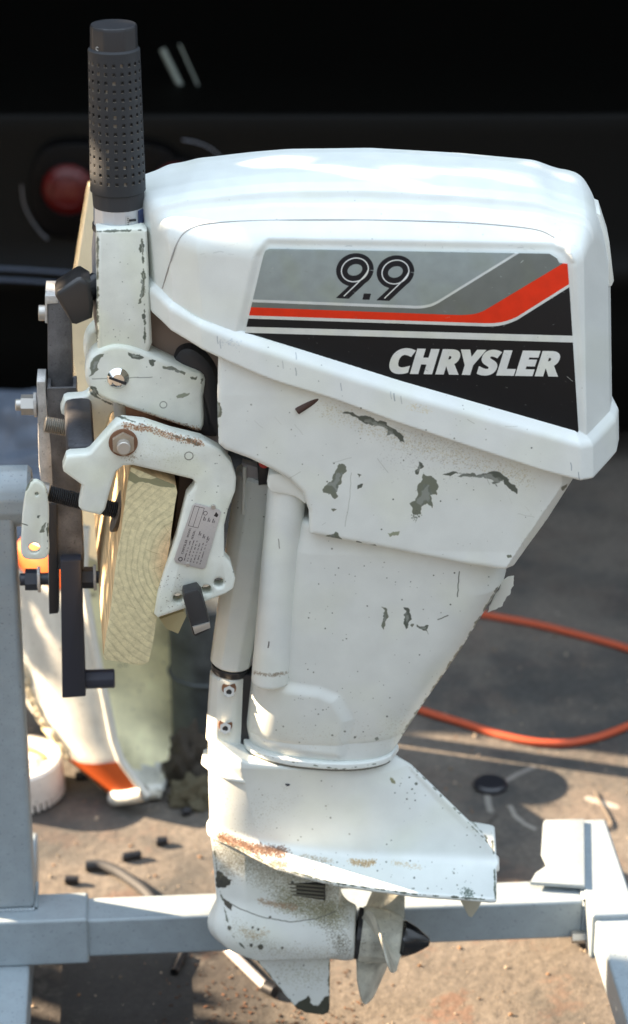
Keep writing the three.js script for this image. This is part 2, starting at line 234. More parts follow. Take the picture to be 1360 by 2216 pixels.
const KX0 = -0.36, KY0 = 0.46, KW = 0.36, KH = 0.72;
const ks = sheet(K, KX0, KY0, KW, KH, 0.5e-3);
{
  const s = ks, g = s.g; g.fillStyle = '#d9ddd4'; g.fillRect(0, 0, s.c.width, s.c.height);
  const z = 0.05;
  wornEdge(s, z, [[212, 510], [212, 740]], 60, 3); wornEdge(s, z, [[308, 520], [312, 600], [314, 700], [314, 745]], 40, 4); wornEdge(s, z, [[212, 500], [306, 497]], 24, 3.4);
  chip(s, z, [[303, 528], [308, 526], [308, 545], [304, 547]]); chip(s, z, [[305, 590], [311, 592], [312, 640], [306, 656], [299, 656], [307, 640]]); chip(s, z, [[308, 680], [314, 676], [314, 690], [309, 690]]);
  chip(s, z, [[196, 790], [206, 772], [226, 766], [214, 784], [204, 808], [192, 816]]); chip(s, z, [[277, 762], [300, 768], [312, 775], [300, 778], [280, 770]]); chip(s, z, [[322, 780], [338, 780], [334, 792], [329, 794]]); chip(s, z, [[352, 793], [372, 792], [402, 806], [400, 812], [370, 800], [354, 798]]);
  chip(s, z, [[196, 836], [210, 840], [215, 858], [204, 852]]); chip(s, z, [[412, 816], [428, 815], [426, 821], [414, 820]]); chip(s, z, [[382, 857], [395, 852], [411, 850], [408, 856], [392, 861], [384, 862]], '#8d9482'); chip(s, z, [[397, 926], [408, 921], [430, 934], [430, 938], [404, 931]]); chip(s, z, [[435, 820], [440, 818], [438, 832], [434, 830]]);
  wornEdge(s, z, [[205, 852], [235, 868], [290, 888], [400, 926]], 44, 3); scratch(s, z, [[200, 820], [240, 818], [300, 817], [330, 816]], 1.2, '#6b7068');
  specks(s, z, 212, 520, 305, 740, 26, ['#6b7065', '#9a9f92'], 0.5, 1.5); specks(s, z, 200, 760, 430, 930, 16, ['#6b7065'], 0.5, 1.3);
  const zc = 0.08; // clamp bracket
  grime(s, zc, [[268, 920], [320, 925], [380, 945], [440, 958]], 10, 900, ['#7a4a2c', '#93603c', '#5f3a24', '#a87a50'], 1.6, 0.6); grime(s, zc, [[255, 970], [290, 990]], 14, 220, ['#7d6a55', '#94826a'], 1.2, 0.5); specks(s, zc, 240, 930, 510, 1290, 60, ['#4c4f48', '#7d8076'], 0.6, 1.7); grime(s, zc, [[300, 970], [420, 1000]], 40, 300, ['#b5b79e'], 1.4, 0.35);
  specks(s, zc, 345, 1240, 400, 1330, 90, ['#6a655c', '#8f8a7e'], 0.5, 1.6);
  for (const [x, y] of [[409, 985]]) { const [a, b] = s.at(x, y, zc); g.strokeStyle = '#6a6c64'; g.lineWidth = 1.6; g.beginPath(); g.arc(a, b, 8.5, 0, 6.3); g.stroke(); }
  { const [a, b] = s.at(354, 876, z); g.strokeStyle = '#7c8077'; g.lineWidth = 1.6; g.beginPath(); g.arc(a, b, 7, 0, 6.3); g.stroke(); }
  // clamp screw lever
  wornEdge(s, 0.07, [[104, 1065], [106, 1100], [103, 1205]], 26, 3); wornEdge(s, 0.07, [[58, 1075], [70, 1050]], 12, 4); scratch(s, 0.07, [[47, 1150], [60, 1154]], 2, '#565b52'); chip(s, 0.07, [[82, 1132], [88, 1132], [86, 1139], [81, 1138]]); chip(s, 0.07, [[97, 1150], [102, 1148], [98, 1168], [86, 1169]]);
  mottle(s, 0.045, 0.014);
}
const paintK = new THREE.MeshPhysicalMaterial({ map: ctex(ks.c), roughness: 0.45, clearcoat: 0.2, clearcoatRoughness: 0.35 });
const onClamp = (g, z0 = 0.05) => { uvXY(g, KX0, KY0, KW, KH); const p = g.attributes.position, u = g.attributes.uv; for (let i = 0; i < p.count; i++) u.setY(i, u.getY(i) - 0.4 * (p.getZ(i) - z0) / KH); return g; };

const black = std([0.018, 0.019, 0.022], 0.42), rubber = std([0.03, 0.032, 0.036], 0.72), steel = std([0.42, 0.42, 0.41], 0.35, { metalness: 0.9 }), zinc = std([0.5, 0.48, 0.44], 0.42, { metalness: 0.75 }), darkSteel = std([0.05, 0.052, 0.056], 0.55, { metalness: 0.5 }), rust = std([0.2, 0.1, 0.055], 0.85), chrome = std([0.72, 0.72, 0.7], 0.12, { metalness: 1 });
const greyCast = std([0.33, 0.31, 0.31], 0.5), whitePaint = std([0.7, 0.72, 0.67], 0.45);
function grained(rgb, amp, rough, sc = 40, o = {}) { // evenly worn paint or metal with fine spots
  const w = 512, c = canvas(w, w), g = c.getContext('2d'), im = g.createImageData(w, w), col = new THREE.Color().setRGB(...rgb).convertLinearToSRGB();
  for (let i = 0; i < w * w; i++) { const x = i % w, y = Math.floor(i / w), v = 1 + amp * (fbm(x / w * sc * 0.3, y / w * sc * 0.3, 4) * 1.2 + (rnd() - 0.5) * 0.6), sp = n2(x / w * sc * 2 + 9, y / w * sc * 2) > 0.86 ? 0.7 : 1; im.data[i * 4] = col.r * 255 * v * sp; im.data[i * 4 + 1] = col.g * 255 * v * sp; im.data[i * 4 + 2] = col.b * 255 * v * sp; im.data[i * 4 + 3] = 255; }
  g.putImageData(im, 0, 0); return new THREE.MeshPhysicalMaterial({ map: ctex(c), roughness: rough, ...o });
}
const boxUV = (g, size = 0.4) => { const ng = g.index ? g.toNonIndexed() : g, p = ng.attributes.position, n = ng.attributes.normal, u = new Float32Array(p.count * 2); for (let i = 0; i < p.count; i += 3) { let ax = 0, ay = 0, az = 0; for (let k = 0; k < 3; k++) { ax += Math.abs(n.getX(i + k)); ay += Math.abs(n.getY(i + k)); az += Math.abs(n.getZ(i + k)); } for (let k = 0; k < 3; k++) { const x = p.getX(i + k), y = p.getY(i + k), z = p.getZ(i + k), [a, b] = ax > ay && ax > az ? [z, y] : ay > az ? [x, z] : [x, y]; u[2 * (i + k)] = a / size; u[2 * (i + k) + 1] = b / size; } } ng.setAttribute('uv', new THREE.BufferAttribute(u, 2)); return ng; };

// ------------------------------------------------------------------ the setting: stained concrete apron and the dark garage behind it
{
  const N = 2048, span = 3, c = canvas(N, N), g = c.getContext('2d'), im = g.createImageData(N, N), d = im.data;
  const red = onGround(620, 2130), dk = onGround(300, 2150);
  for (let j = 0; j < N; j++) for (let i = 0; i < N; i++) {
    const x = -1.5 + i / N * span, z = -2.6 + j / N * span, o = (j * N + i) * 4; // canvas row 0 = far side
    const a = fbm(x * 2.2, z * 2.2, 4), b = fbm(x * 9 + 20, z * 9, 4), f = fbm(x * 60, z * 60, 3), gr = rnd() - 0.5, sp = n2(x * 210 + 3, z * 210);
    const grey = sst(-0.15, 0.5, a + 0.4 * b), rusty = sst(0.12, 0.5, fbm(x * 6 + 70, z * 6, 4) + 0.3 * f) * (0.1 + 0.9 * Math.exp(-((x - red.x) ** 2 + (z - red.z) ** 2) / 0.09));
    const soilShade = sst(0.0, 0.45, 0.35 * b + 0.25 * f + 0.9 * Math.exp(-((x - dk.x) ** 2 * 26 + (z - dk.z) ** 2 * 60)) - 0.25);  // dark ground patch: soil with shade painted into it
    let r = lerp(0.12, 0.05, grey), gg = lerp(0.104, 0.048, grey), bb = lerp(0.087, 0.044, grey);
    r = lerp(r, 0.12, rusty * 0.8); gg = lerp(gg, 0.05, rusty * 0.8); bb = lerp(bb, 0.028, rusty * 0.8);
    r = lerp(r, 0.03, soilShade); gg = lerp(gg, 0.026, soilShade); bb = lerp(bb, 0.023, soilShade);
    const m = 1 + 0.28 * b + 0.3 * f + 0.22 * gr, q = sp > 0.82 ? 1.5 : sp < -0.84 ? 0.45 : 1;
    const out = (v) => 255 * Math.pow(clamp(v * m * q, 0, 1), 1 / 2.2); d[o] = out(r); d[o + 1] = out(gg); d[o + 2] = out(bb); d[o + 3] = 255;
  }
  g.putImageData(im, 0, 0);
  const gp = (px, py) => { const q = onGround(px, py); return [(q.x + 1.5) / span * N, (q.z + 2.6) / span * N]; };
  const line = (pts, w, col, al) => { g.globalAlpha = al; g.strokeStyle = col; g.lineWidth = w; g.lineCap = 'round'; g.setLineDash([rr(5, 14), rr(2, 6)]); g.beginPath(); pts.map((q) => gp(...q)).forEach((q, i) => (i ? g.lineTo(...q) : g.moveTo(...q))); g.stroke(); g.setLineDash([]); g.globalAlpha = 1; };
  line([[1105, 1745], [1115, 1765], [1135, 1782], [1160, 1795]], 5, '#b9b4aa', 0.55); line([[1055, 1722], [1058, 1740], [1062, 1755]], 6, '#b9b4aa', 0.5); line([[1095, 1690], [1120, 1675], [1155, 1660]], 6, '#b9b4aa', 0.45); line([[1275, 1728], [1330, 1745]], 9, '#d8d2c6', 0.5); line([[1050, 1790], [1075, 1765]], 3, '#2d2a26', 0.6);
  for (let i = 0; i < 170; i++) { const x = rr(0, N), y = rr(0, N); fillPoly(g, jag(circle(x, y, rr(0.8, 3.2), 7), 0.3, 1), ['#5a4f44', '#403a34', '#8c8274', '#b7ad9d', '#6f5238'][i % 5]); }
  const map = ctex(c); map.repeat.set(1 / span, 1 / span); map.offset.set(0.5, 1 - 2.6 / span);
  const B = 512, bc = canvas(B, B), bg = bc.getContext('2d'), bi = bg.createImageData(B, B);
  for (let i = 0; i < B * B; i++) { const x = i % B / B, y = Math.floor(i / B) / B, v = 128 + 90 * fbm(x * 22, y * 22, 4) + 50 * (rnd() - 0.5); bi.data[i * 4] = bi.data[i * 4 + 1] = bi.data[i * 4 + 2] = v; bi.data[i * 4 + 3] = 255; }
  bg.putImageData(bi, 0, 0); const bump = ctex(bc, false); bump.repeat.set(1 / 0.6, 1 / 0.6);
  const geo = new THREE.PlaneGeometry(60, 60).rotateX(-Math.PI / 2), p = geo.attributes.position, u = geo.attributes.uv;
  for (let i = 0; i < p.count; i++) u.setXY(i, p.getX(i), -p.getZ(i)); // metres; v grows away from the camera
  map.offset.set(0.5, 1 - 2.6 / span);
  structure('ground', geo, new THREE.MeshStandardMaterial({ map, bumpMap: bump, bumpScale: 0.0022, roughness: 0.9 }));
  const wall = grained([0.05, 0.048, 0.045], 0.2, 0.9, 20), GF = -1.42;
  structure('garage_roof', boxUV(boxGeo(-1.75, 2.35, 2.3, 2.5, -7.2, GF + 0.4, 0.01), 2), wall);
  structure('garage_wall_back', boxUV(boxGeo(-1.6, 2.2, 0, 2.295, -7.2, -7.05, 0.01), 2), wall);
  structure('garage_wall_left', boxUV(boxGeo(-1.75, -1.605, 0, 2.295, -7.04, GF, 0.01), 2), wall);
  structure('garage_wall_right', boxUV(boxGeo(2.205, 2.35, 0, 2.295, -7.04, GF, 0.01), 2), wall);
}

// ------------------------------------------------------------------ the outboard motor
const motor = group('outboard_motor', 'chipped white outboard motor with grey, red and black side decal clamped to the stand', 'outboard motor', M);
const mp = (n, g, m, parent = motor) => mesh(n, g, m, parent);
const fromK = (g) => g.applyMatrix4(K.into(M)); // clamp and tiller parts are measured in the clamp's own turned frame
const X = (px, py, z) => M.p(px, py, z).x, Y = (px, py, z) => M.p(px, py, z).y;
const HW = 0.118; // half width of the hood

// hood: plan outline, shoulder line and crown
const yRef = Y(1250, 740, HW);
const planHalf = [[X(262, 640, 0), 0], [X(268, 640, 0.02), 0.018], [X(298, 640, 0.03), 0.03], [X(324, 640, 0.042), 0.042], [X(342, 640, 0.068), 0.068], [X(378, 640, 0.096), 0.096], [X(440, 640, 0.11), 0.111], [X(560, 640, HW), HW], [X(1246, 740, HW), HW], [X(1268, 740, HW), 0.108], [X(1314, 740, 0.03), 0.03], [X(1318, 740, 0), 0]];
const plan = polySD([...planHalf, ...planHalf.slice(1, -1).reverse().map(([a, b]) => [a, -b])]);
const planAt = (x, y, z) => plan(x + 0.06 * (y - yRef), z);
const crown = smoothLin(M.poly(-0.035, [[200, 400], [250, 382], [320, 370], [400, 357], [420, 350], [460, 346], [540, 336], [620, 329], [800, 326], [1000, 338], [1160, 354], [1205, 374], [1245, 382], [1272, 398], [1294, 440], [1308, 490], [1320, 560]]), 0.006);
const shoulder = smoothLin(M.poly(HW, [[300, 560], [420, 540], [580, 534], [1228, 551], [1300, 560]]), 0.01);
const prof = lin([[0, 1], [0.3, 0.985], [0.5, 0.93], [0.62, 0.84], [0.645, 0.72], [0.67, 0.64], [0.72, 0.6], [0.985, 0.06], [1, 0], [1.3, -0.6]]);
const rimIn = lin(M.poly(HW, [[230, 560, 0.03], [331, 623, 0.083], [423, 687, 0.106], [485, 716], [530, 726], [860, 827], [1253, 937], [1330, 958]]));
const rimTop = smoothLin(M.poly(HW + 0.01, [[230, 580, 0.03], [331, 642, 0.09], [430, 703, 0.116], [500, 739], [860, 854], [1272, 972], [1340, 985]]), 0.006);
const rimLow = smoothLin(M.poly(HW + 0.01, [[230, 630, 0.03], [331, 692, 0.09], [400, 737, 0.112], [480, 785], [600, 832], [720, 868], [860, 920], [1022, 974], [1172, 1023], [1257, 1045], [1340, 1062]]), 0.01);
const panelPts = M.poly(HW, [[584, 537], [1196, 548], [1216, 556], [1231, 576], [1254, 940], [1253, 1000], [505, 1000], [505, 800], [529, 716], [566, 560]]);
const panelD = polySD(panelPts);
const hoodF = (x, y, z) => {
  const az = Math.abs(z), s = shoulder(x), c = Math.max(crown(x), s - 0.02), top = (y - (s + (c - s) * prof(az / HW))) * 0.85;
  let f = smax(planAt(x, y, z), top, 0.013);
  f = Math.max(f, rimIn(x) - 0.012 - y);
  if (z > 0.07 && f > -0.02 && f < 0.02) { // recessed panel for the decal, and the moulded line round it
    const inn = clamp(1 - panelD(x, y) / 0.009, 0, 1); f += 0.0042 * inn * inn * (3 - 2 * inn) * sst(0.1, HW - 0.004, z);
  }
  return f;
};
const hb = [X(215, 600, 0), Y(900, 960, HW), -0.135, X(1345, 700, 0), Y(700, 300, -0.04), 0.135];
const hood = mp('cowl', onMotor(sdfGeo(hoodF, [hb[0], Y(900, 960, HW), hb[2]], [hb[3], hb[4], hb[5]], 0.0022), 0.122), paint);
{ // moulded seam line round the shoulder, found on the hood's own surface
  const line = [[352, 624], [368, 570], [383, 528], [400, 503], [430, 488], [480, 481], [640, 476], [900, 478], [1080, 487], [1172, 500], [1200, 514]].map(([px, py]) => { let lo = -0.02, hi = 0.13; for (let i = 0; i < 40; i++) { const m = (lo + hi) / 2, q = M.p(px, py, m); if (hoodF(q.x, q.y, q.z) > 0) hi = m; else lo = m; } return M.p(px, py, lo); });
  mp('seam_line', tube(line, 0.0007, 200, 6), std([0.36, 0.36, 0.35], 0.7), hood);
}
const rimF = (x, y, z) => { const p = planAt(x, y, z) - 0.0065, up = Math.max(y - rimIn(x) - 0.002, ((y - rimTop(x)) + p) * 0.72), lo = (rimLow(x) - y) * 0.95; return smax(smax(p, up, 0.003), Math.max(lo, -(planAt(x, y, z) + 0.035)), 0.003); };
mp('cowl_rim', onMotor(sdfGeo(rimF, [hb[0] - 0.02, Y(1257, 1062, HW), -0.145], [hb[3] + 0.03, Y(331, 560, HW), 0.145], 0.0022), 0.122), paint);

// decal: printed film on the recessed panel
{
  const out = M.poly(HW, [[582, 541], [1190, 552], [1206, 562], [1211, 572], [1229, 574], [1234, 640], [1253, 936], [1249, 941], [900, 843], [700, 782], [533, 729], [530, 722], [564, 580], [570, 556], [574, 546]]);
  const b = bounds(out), w = b[2] - b[0], h = b[3] - b[1], res = 0.25e-3, s = sheet(M, b[0], b[1], w, h, res), g = s.g, z = HW;
  const P = (pts, col) => fillPoly(g, pts.map((q) => s.at(q[0], q[1], z)), col);
  const curve = (a, c1, c2, e, n = 14) => Array.from({ length: n + 1 }, (_, i) => { const t = i / n, u = 1 - t; return [0, 1].map((k) => u * u * u * a[k] + 3 * u * u * t * c1[k] + 3 * u * t * t * c2[k] + t * t * t * e[k]); });
  g.fillStyle = '#8f9896'; g.fillRect(0, 0, s.c.width, s.c.height);
  const lo = (pts, dy) => pts.map(([a, c]) => [a, c + dy]);
  const e1 = [[500, 649], ...curve([890, 664], [930, 667], [945, 655], [960, 646]), [1130, 541]];       // upper hairline
  const e2 = [[500, 666], ...curve([975, 684], [1030, 686], [1040, 680], [1060, 668]), [1240, 560]];    // top of the red stripe
  const e3 = [[500, 684], ...curve([1040, 702], [1085, 704], [1100, 697], [1120, 688]), [1260, 600]];   // bottom of the red stripe
  P([...e1, [1300, 500], [1300, 1000], [480, 1000]], '#c9cdca'); P([...lo(e1, 6), [1300, 540], [1300, 1000], [480, 1000]], '#6d716c');
  P([...e2, [1300, 520], [1300, 1000], [480, 1000]], '#dc3110'); P([...e3, [1300, 580], [1300, 1000], [480, 1000]], '#cfd1cb'); P([...lo(e3, 7), [1300, 588], [1300, 1000], [480, 1000]], '#16171a');
  P([[500, 709], [1300, 731], [1300, 746], [500, 722]], '#d3d6d0');
  // nine point nine
  const Q = (x, y) => s.at(700 + x / 5.667, 520 + y / 5.667, z), u = Math.hypot(Q(100, 0)[0] - Q(0, 0)[0], Q(100, 0)[1] - Q(0, 0)[1]) / 100;
  for (const [ox, oy] of [[0, 0], [498, 26]]) {
    const ring = (rx, ry) => Array.from({ length: 49 }, (_, i) => { const t = i / 48 * 2 * Math.PI, x = rx * Math.cos(t), y = ry * Math.sin(t); return Q(386 + ox + x - 0.12 * y, 378 + oy + y); });
    const stroke = (p, w, col) => { g.strokeStyle = col; g.lineWidth = w * u; g.lineCap = 'butt'; g.lineJoin = 'round'; g.beginPath(); p.forEach((q, i) => (i ? g.lineTo(...q) : g.moveTo(...q))); g.stroke(); };
    const col = '#14161d'; stroke(ring(160, 138), 140, col);
    fillPoly(g, [[330, 558], [152, 724], [310, 732], [566, 492], [606, 410], [520, 400], [440, 500]].map(([a, c]) => Q(a + ox, c + oy)), col);
    stroke(ring(164, 146), 15, '#d7dad8'); stroke(curve([548, 380], [520, 450], [440, 520], [250, 702], 10).map(([a, c]) => Q(a + ox, c + oy)), 15, '#d7dad8');
  }
  fillPoly(g, [[497, 668], [583, 670], [565, 745], [478, 743]].map((q) => Q(...q)), '#14161d');
  { // maker's name in heavy slanted capitals
    const o = s.at(836, 808, z), e = s.at(1216, 815, z), cap = s.at(836, 758, z), hgt = Math.hypot(cap[0] - o[0], cap[1] - o[1]);
    g.save(); g.font = 'bold 200px sans-serif'; const tw = g.measureText('CHRYSLER').width, L = Math.hypot(e[0] - o[0], e[1] - o[1]), kx = L * 0.965 / tw, ky = hgt / 146, an = Math.atan2(e[1] - o[1], e[0] - o[0]);
    g.setTransform(kx * Math.cos(an), kx * Math.sin(an), -ky * 0.26 - ky * Math.sin(an), ky * Math.cos(an), o[0] - 2, o[1]); g.transform(1, 0, 0, 1, 0, 0); g.fillStyle = g.strokeStyle = '#dde0dc'; g.lineWidth = 18; g.lineJoin = 'miter'; g.fillText('CHRYSLER', 4, 0); g.strokeText('CHRYSLER', 4, 0); g.restore();
  }
  for (let i = 0; i < 60; i++) { const x = rr(560, 1245), y = rr(545, 900), a = rr(-0.6, 0.6), l = 3 + 10 * rnd() ** 3; scratch(s, z, [[x, y], [x + l * Math.cos(a), y + l * Math.sin(a)]], rr(0.6, 1.3), ['#9da19c', '#7d827e', '#b7bab5'][i % 3]); }
  specks(s, z, 560, 730, 1245, 930, 90, ['#565a58', '#6b6f6c'], 0.6, 1.8); scratch(s, z, [[1228, 818], [1240, 828]], 1.6, '#c3c6c2'); scratch(s, z, [[1128, 571], [1133, 566]], 2, '#c3c6c2');
  mottle(s, 0.05, 0.01);
  const dg = plateGeo(out, HW - 0.0048, HW - 0.0036, 0.0003); dg.translate(0, 0, 0); uvXY(dg, b[0], b[1], w, h);
  mp('decal', dg, new THREE.MeshPhysicalMaterial({ map: ctex(s.c), roughness: 0.42, specularIntensity: 0.6 }), hood).userData.label = 'grey, red and black striped decal with numerals and maker name';
  mp('rear_latch_cover', onMotor(plateGeo(M.poly(0.01, [[1286, 452], [1299, 458], [1318, 517], [1328, 602], [1323, 613], [1296, 614], [1276, 520]]), -0.03, 0.02, 0.002)), whitePaint, hood);
}
// rubber tube end sticking out under the rim
mp('drain_tube', toCreasedNormals(rod(M.p(643, 890, 0.112), M.p(712, 846, 0.108), 0.0036), 0.5), std([0.06, 0.03, 0.022], 0.6));

// lower pan under the rim
const panPoly = M.poly(0.108, [[474, 740], [600, 800], [860, 885], [1245, 1010], [1246, 1048], [1186, 1150], [1114, 1247], [1000, 1230], [830, 1196], [668, 1164], [667, 1112], [654, 1072], [625, 1042], [590, 1021], [540, 996], [487, 976], [472, 962], [470, 900], [470, 800]]);
const panD = polySD(panPoly), panRear = lin([[Y(1114, 1247, 0.1), X(1114, 1247, 0.1)], [Y(1246, 1048, 0.1), X(1246, 1048, 0.1)], [Y(1246, 900, 0.1), X(1250, 900, 0.1)]]), panW = lin([[Y(800, 1190, 0.1), 0.100], [Y(800, 860, 0.11), 0.113]]);
const pb = bounds(panPoly); mp('lower_pan', onMotor(sdfGeo((x, y, z) => { const d = panD(x, y), rear = panRear(y) - x, w = panW(y) - Math.max(0, 0.014 - rear) * 1.2; const f = smax(d, Math.abs(z) - w, 0.007), cav = Math.max(Math.abs(z) - (w - 0.006), x - X(560, 900, 0.1)); return smax(f, -cav, 0.002); }, [pb[0] - 0.005, pb[1] - 0.005, -0.12], [pb[2] + 0.005, pb[3] + 0.005, 0.12], 0.0024), 0.1), paint);
// what shows in the gap in front of the pan: brown painted bulkhead, black rubber boot whose colour also stands for the shaded cavity, cast bracket
mp('bulkhead', plateGeo(M.poly(0.05, [[322, 672], [400, 724], [472, 772], [500, 800], [500, 960], [440, 820], [400, 792], [322, 745]]), -0.08, 0.05, 0.003), std([0.2, 0.15, 0.12], 0.7));
mp('boot_cavity_fill', plateGeo(spline(M.poly(0.07, [[378, 770], [405, 757], [440, 775], [466, 812], [472, 870], [472, 955], [452, 958], [400, 940], [372, 860]])), -0.05, 0.062, 0.01), black);
mp('steering_bracket', plateGeo(M.poly(0.04, [[430, 900], [492, 905], [492, 990], [430, 975]]), -0.06, 0.05, 0.003), greyCast);

// middle housing
const midPoly = M.poly(0.062, [[615, 1100], [1100, 1170, 0.03], [1098, 1248, 0.03], [1010, 1396, 0.028], [925, 1520, 0.02], [866, 1604, 0.005], [852, 1618, 0], [536, 1594, 0], [530, 1575, 0.02], [540, 1490, 0.03], [566, 1300]]);
const midD = polySD(midPoly), mFront = lin(midPoly.slice(7).map(([a, b]) => [b, a]).concat([[midPoly[0][1], midPoly[0][0]]])), mRear = lin(midPoly.slice(1, 7).map(([a, b]) => [b, a]));
const mTop = Y(800, 1190, 0.07), mBot = Y(700, 1612, 0.05);
const midW = (x, y) => { const t = clamp((y - mBot) / (mTop - mBot), 0, 1), s = clamp((x - mFront(y)) / (mRear(y) - mFront(y)), 0, 1), p = lerp(2.4, 9, Math.pow(t, 0.6)); return Math.max(0.006, lerp(0.046, 0.086, Math.pow(t, 0.8)) * Math.pow(Math.max(0, 1 - Math.pow(Math.abs(2 * s - 1), p)), 0.5)); };
const shoulderD = polySD(M.poly(0.055, [[536, 1480], [628, 1489], [690, 1497], [722, 1512], [745, 1560], [730, 1640], [520, 1620], [525, 1560]]));
const midF = (x, y, z) => { const b = 0.005 * sst(0.012, -0.004, shoulderD(x, y)); return smax(midD(x, y), (Math.abs(z) - midW(x, y) - b) * 0.85, 0.008); };
const mb = bounds(midPoly); mp('middle_housing', onMotor(sdfGeo(midF, [mb[0] - 0.01, mb[1] - 0.008, -0.1], [mb[2] + 0.01, mb[3] + 0.004, 0.1], 0.0024), 0.062), paint);
{ // exhaust column along the front of the housing
  const a = M.p(586, 1470, 0.053), b = M.p(623, 1040, 0.075), r = 0.0205, F = (x, y, z) => { const c = capsule([x, y, z], a, b, r, r * 0.96); return smax(c, (a.y - 0.004 - y), 0.006); };
  mp('exhaust_column', onMotor(sdfGeo(F, [Math.min(a.x, b.x) - r - 0.004, a.y - 0.012, 0.015], [Math.max(a.x, b.x) + r + 0.004, b.y + r + 0.004, 0.105], 0.0018)), paint);
  mp('column_cap', plateGeo(spline(M.poly(0.085, [[583, 1050], [584, 1018], [610, 1016], [640, 1030], [662, 1062], [665, 1082], [640, 1066], [612, 1060]]), true, 4), 0.03, 0.097, 0.003), whitePaint);
}
// bottom flange between housing and leg
const tiltB = (Y(850, 1624, 0) - Y(534, 1600, 0)) / (X(850, 1624, 0) - X(534, 1600, 0)), flY = (x, dy) => Y(534, 1600, 0) + tiltB * (x - X(534, 1600, 0)) + dy;
const flange = (off, t0, t1) => sdfGeo((x, y, z) => { const lens = polyLens(x, z) - off; return smax(lens, Math.max(flY(x, t0) - y, y - flY(x, t1)), 0.002); }, [X(515, 1600, 0), Y(850, 1660, 0) - 0.01, -0.06], [X(880, 1600, 0), Y(534, 1560, 0) + 0.02, 0.06], 0.0018);
const lensPts = (() => { const x0 = X(528, 1600, 0), x1 = X(858, 1600, 0), p = []; for (let i = 0; i <= 24; i++) { const s = i / 24; p.push([lerp(x0, x1, s), 0.049 * Math.pow(Math.max(0, 1 - Math.pow(Math.abs(2 * s - 1), 2.4)), 0.5)]); } return [...p, ...p.slice(1, -1).reverse().map(([a, b]) => [a, -b])]; })();
const polyLens = polySD(lensPts);
mp('flange_gasket', onMotor(flange(0.0005, -0.0042, -0.0005)), std([0.16, 0.16, 0.14], 0.8));
mp('housing_flange', onMotor(flange(0.003, -0.0006, 0.0072)), paint);

// lower leg, anti-ventilation plate, gear case, skeg
const plateA = M.p(455, 1791, 0), plateB = M.p(1069, 1868, 0), pSl = (plateB.y - plateA.y) / (plateB.x - plateA.x), plateY = (x) => plateA.y + pSl * (x - plateA.x);
const onPlate = (px, py) => { let lo = -0.2, hi = 0.2; for (let i = 0; i < 40; i++) { const m = (lo + hi) / 2, q = M.p(px, py, m); if (q.y > plateY(q.x)) hi = m; else lo = m; } const q = M.p(px, py, (lo + hi) / 2); return [q.x, q.z]; };
const nearEdge = [[462, 1800], [500, 1826], [545, 1853], [600, 1880], [660, 1899], [720, 1913], [820, 1928], [900, 1938], [1000, 1945], [1062, 1950], [1075, 1949]].map((q) => onPlate(...q));
const platePlan = [[plateA.x - 0.002, 0], ...nearEdge, [plateB.x + 0.003, 0.03], [plateB.x + 0.003, -0.03], ...nearEdge.slice().reverse().map(([a, b]) => [a, -b])];
const plD = polySD(platePlan);
{ // rust and chipped paint on the plate's upper face
  const on = (px, py) => { const [x, z] = onPlate(px, py); return [(x - ms.x0) / ms.res, ms.c.height - (plateY(x) - 0.5 * (z - 0.03) - ms.y0) / ms.res]; }, ps = { ...ms, at: (px, py) => on(px, py) };
  grime(ps, 0, [[478, 1808], [520, 1826], [570, 1838], [620, 1842]], 16, 2600, ['#6a4a36', '#7c5a42', '#553a2c', '#8b6a50', '#4c3a30'], 1.4, 0.75); grime(ps, 0, [[590, 1866], [620, 1872]], 12, 260, ['#6b7065', '#84806a'], 1.3, 0.8); grime(ps, 0, [[760, 1862], [790, 1868], [810, 1864]], 9, 420, ['#a5814f', '#94703f', '#b59867'], 1.3, 0.6); grime(ps, 0, [[850, 1865], [910, 1875]], 8, 160, ['#b59c72'], 1.1, 0.5); grime(ps, 0, [[650, 1850], [720, 1862]], 7, 160, ['#8a7254', '#9b8a6c'], 1.1, 0.6);
  wornEdge(ps, 0, [[500, 1824], [600, 1876], [720, 1910], [900, 1935], [1070, 1947]], 90, 3); wornEdge(ps, 0, [[1072, 1944], [1070, 1880], [1064, 1800]], 30, 3); grime(ps, 0, [[1000, 1930], [1020, 1938], [1010, 1925]], 12, 160, ['#6d7a72', '#5d665f'], 1.6, 0.8); specks(ps, 0, 650, 1860, 1060, 1940, 60, ['#6b7065', '#4e544d'], 0.6, 2);
}
const legPoly = M.poly(0, [[452, 1570], [500, 1588], [545, 1606], [700, 1622], [852, 1632], [890, 1654], [962, 1724], [1046, 1806], [1074, 1850], [1076, 1880], [455, 1802], [452, 1700]]);
const legD = polySD(legPoly), legRear = lin(M.poly(0, [[852, 1632], [890, 1654], [962, 1724], [1046, 1806], [1074, 1850]]).map(([a, b]) => [b, a])), legX0 = X(452, 1700, 0);
const legTop = Y(700, 1622, 0), legBot = Y(700, 1825, 0);
const legW = (x, y) => { const t = clamp((y - legBot) / (legTop - legBot), 0, 1), L = lerp(legRear(y), legRear(legTop) + 0.004, 0.35 * t), s = clamp((x - legX0) / (L - legX0), 0, 1), th = lerp(0.030, 0.046, t * t); return Math.max(0.0032, th * Math.pow(Math.min(1, s / 0.2 + 0.02), 0.5) * (s < 0.45 ? 1 : 1 - 0.93 * Math.pow((s - 0.45) / 0.55, lerp(1.15, 3, t)))); };
const strutPoly = M.poly(0, [[455, 1785], [461, 1850], [469, 1925], [484, 1980], [510, 2025], [560, 2050], [700, 2035], [737, 2005], [737, 1880], [600, 1830]]), strutD = polySD(strutPoly), sx0 = X(455, 1850, 0), sx1 = X(737, 1900, 0);
const tA = M.p(552, 1991, 0), tB = M.p(748, 2016, 0);
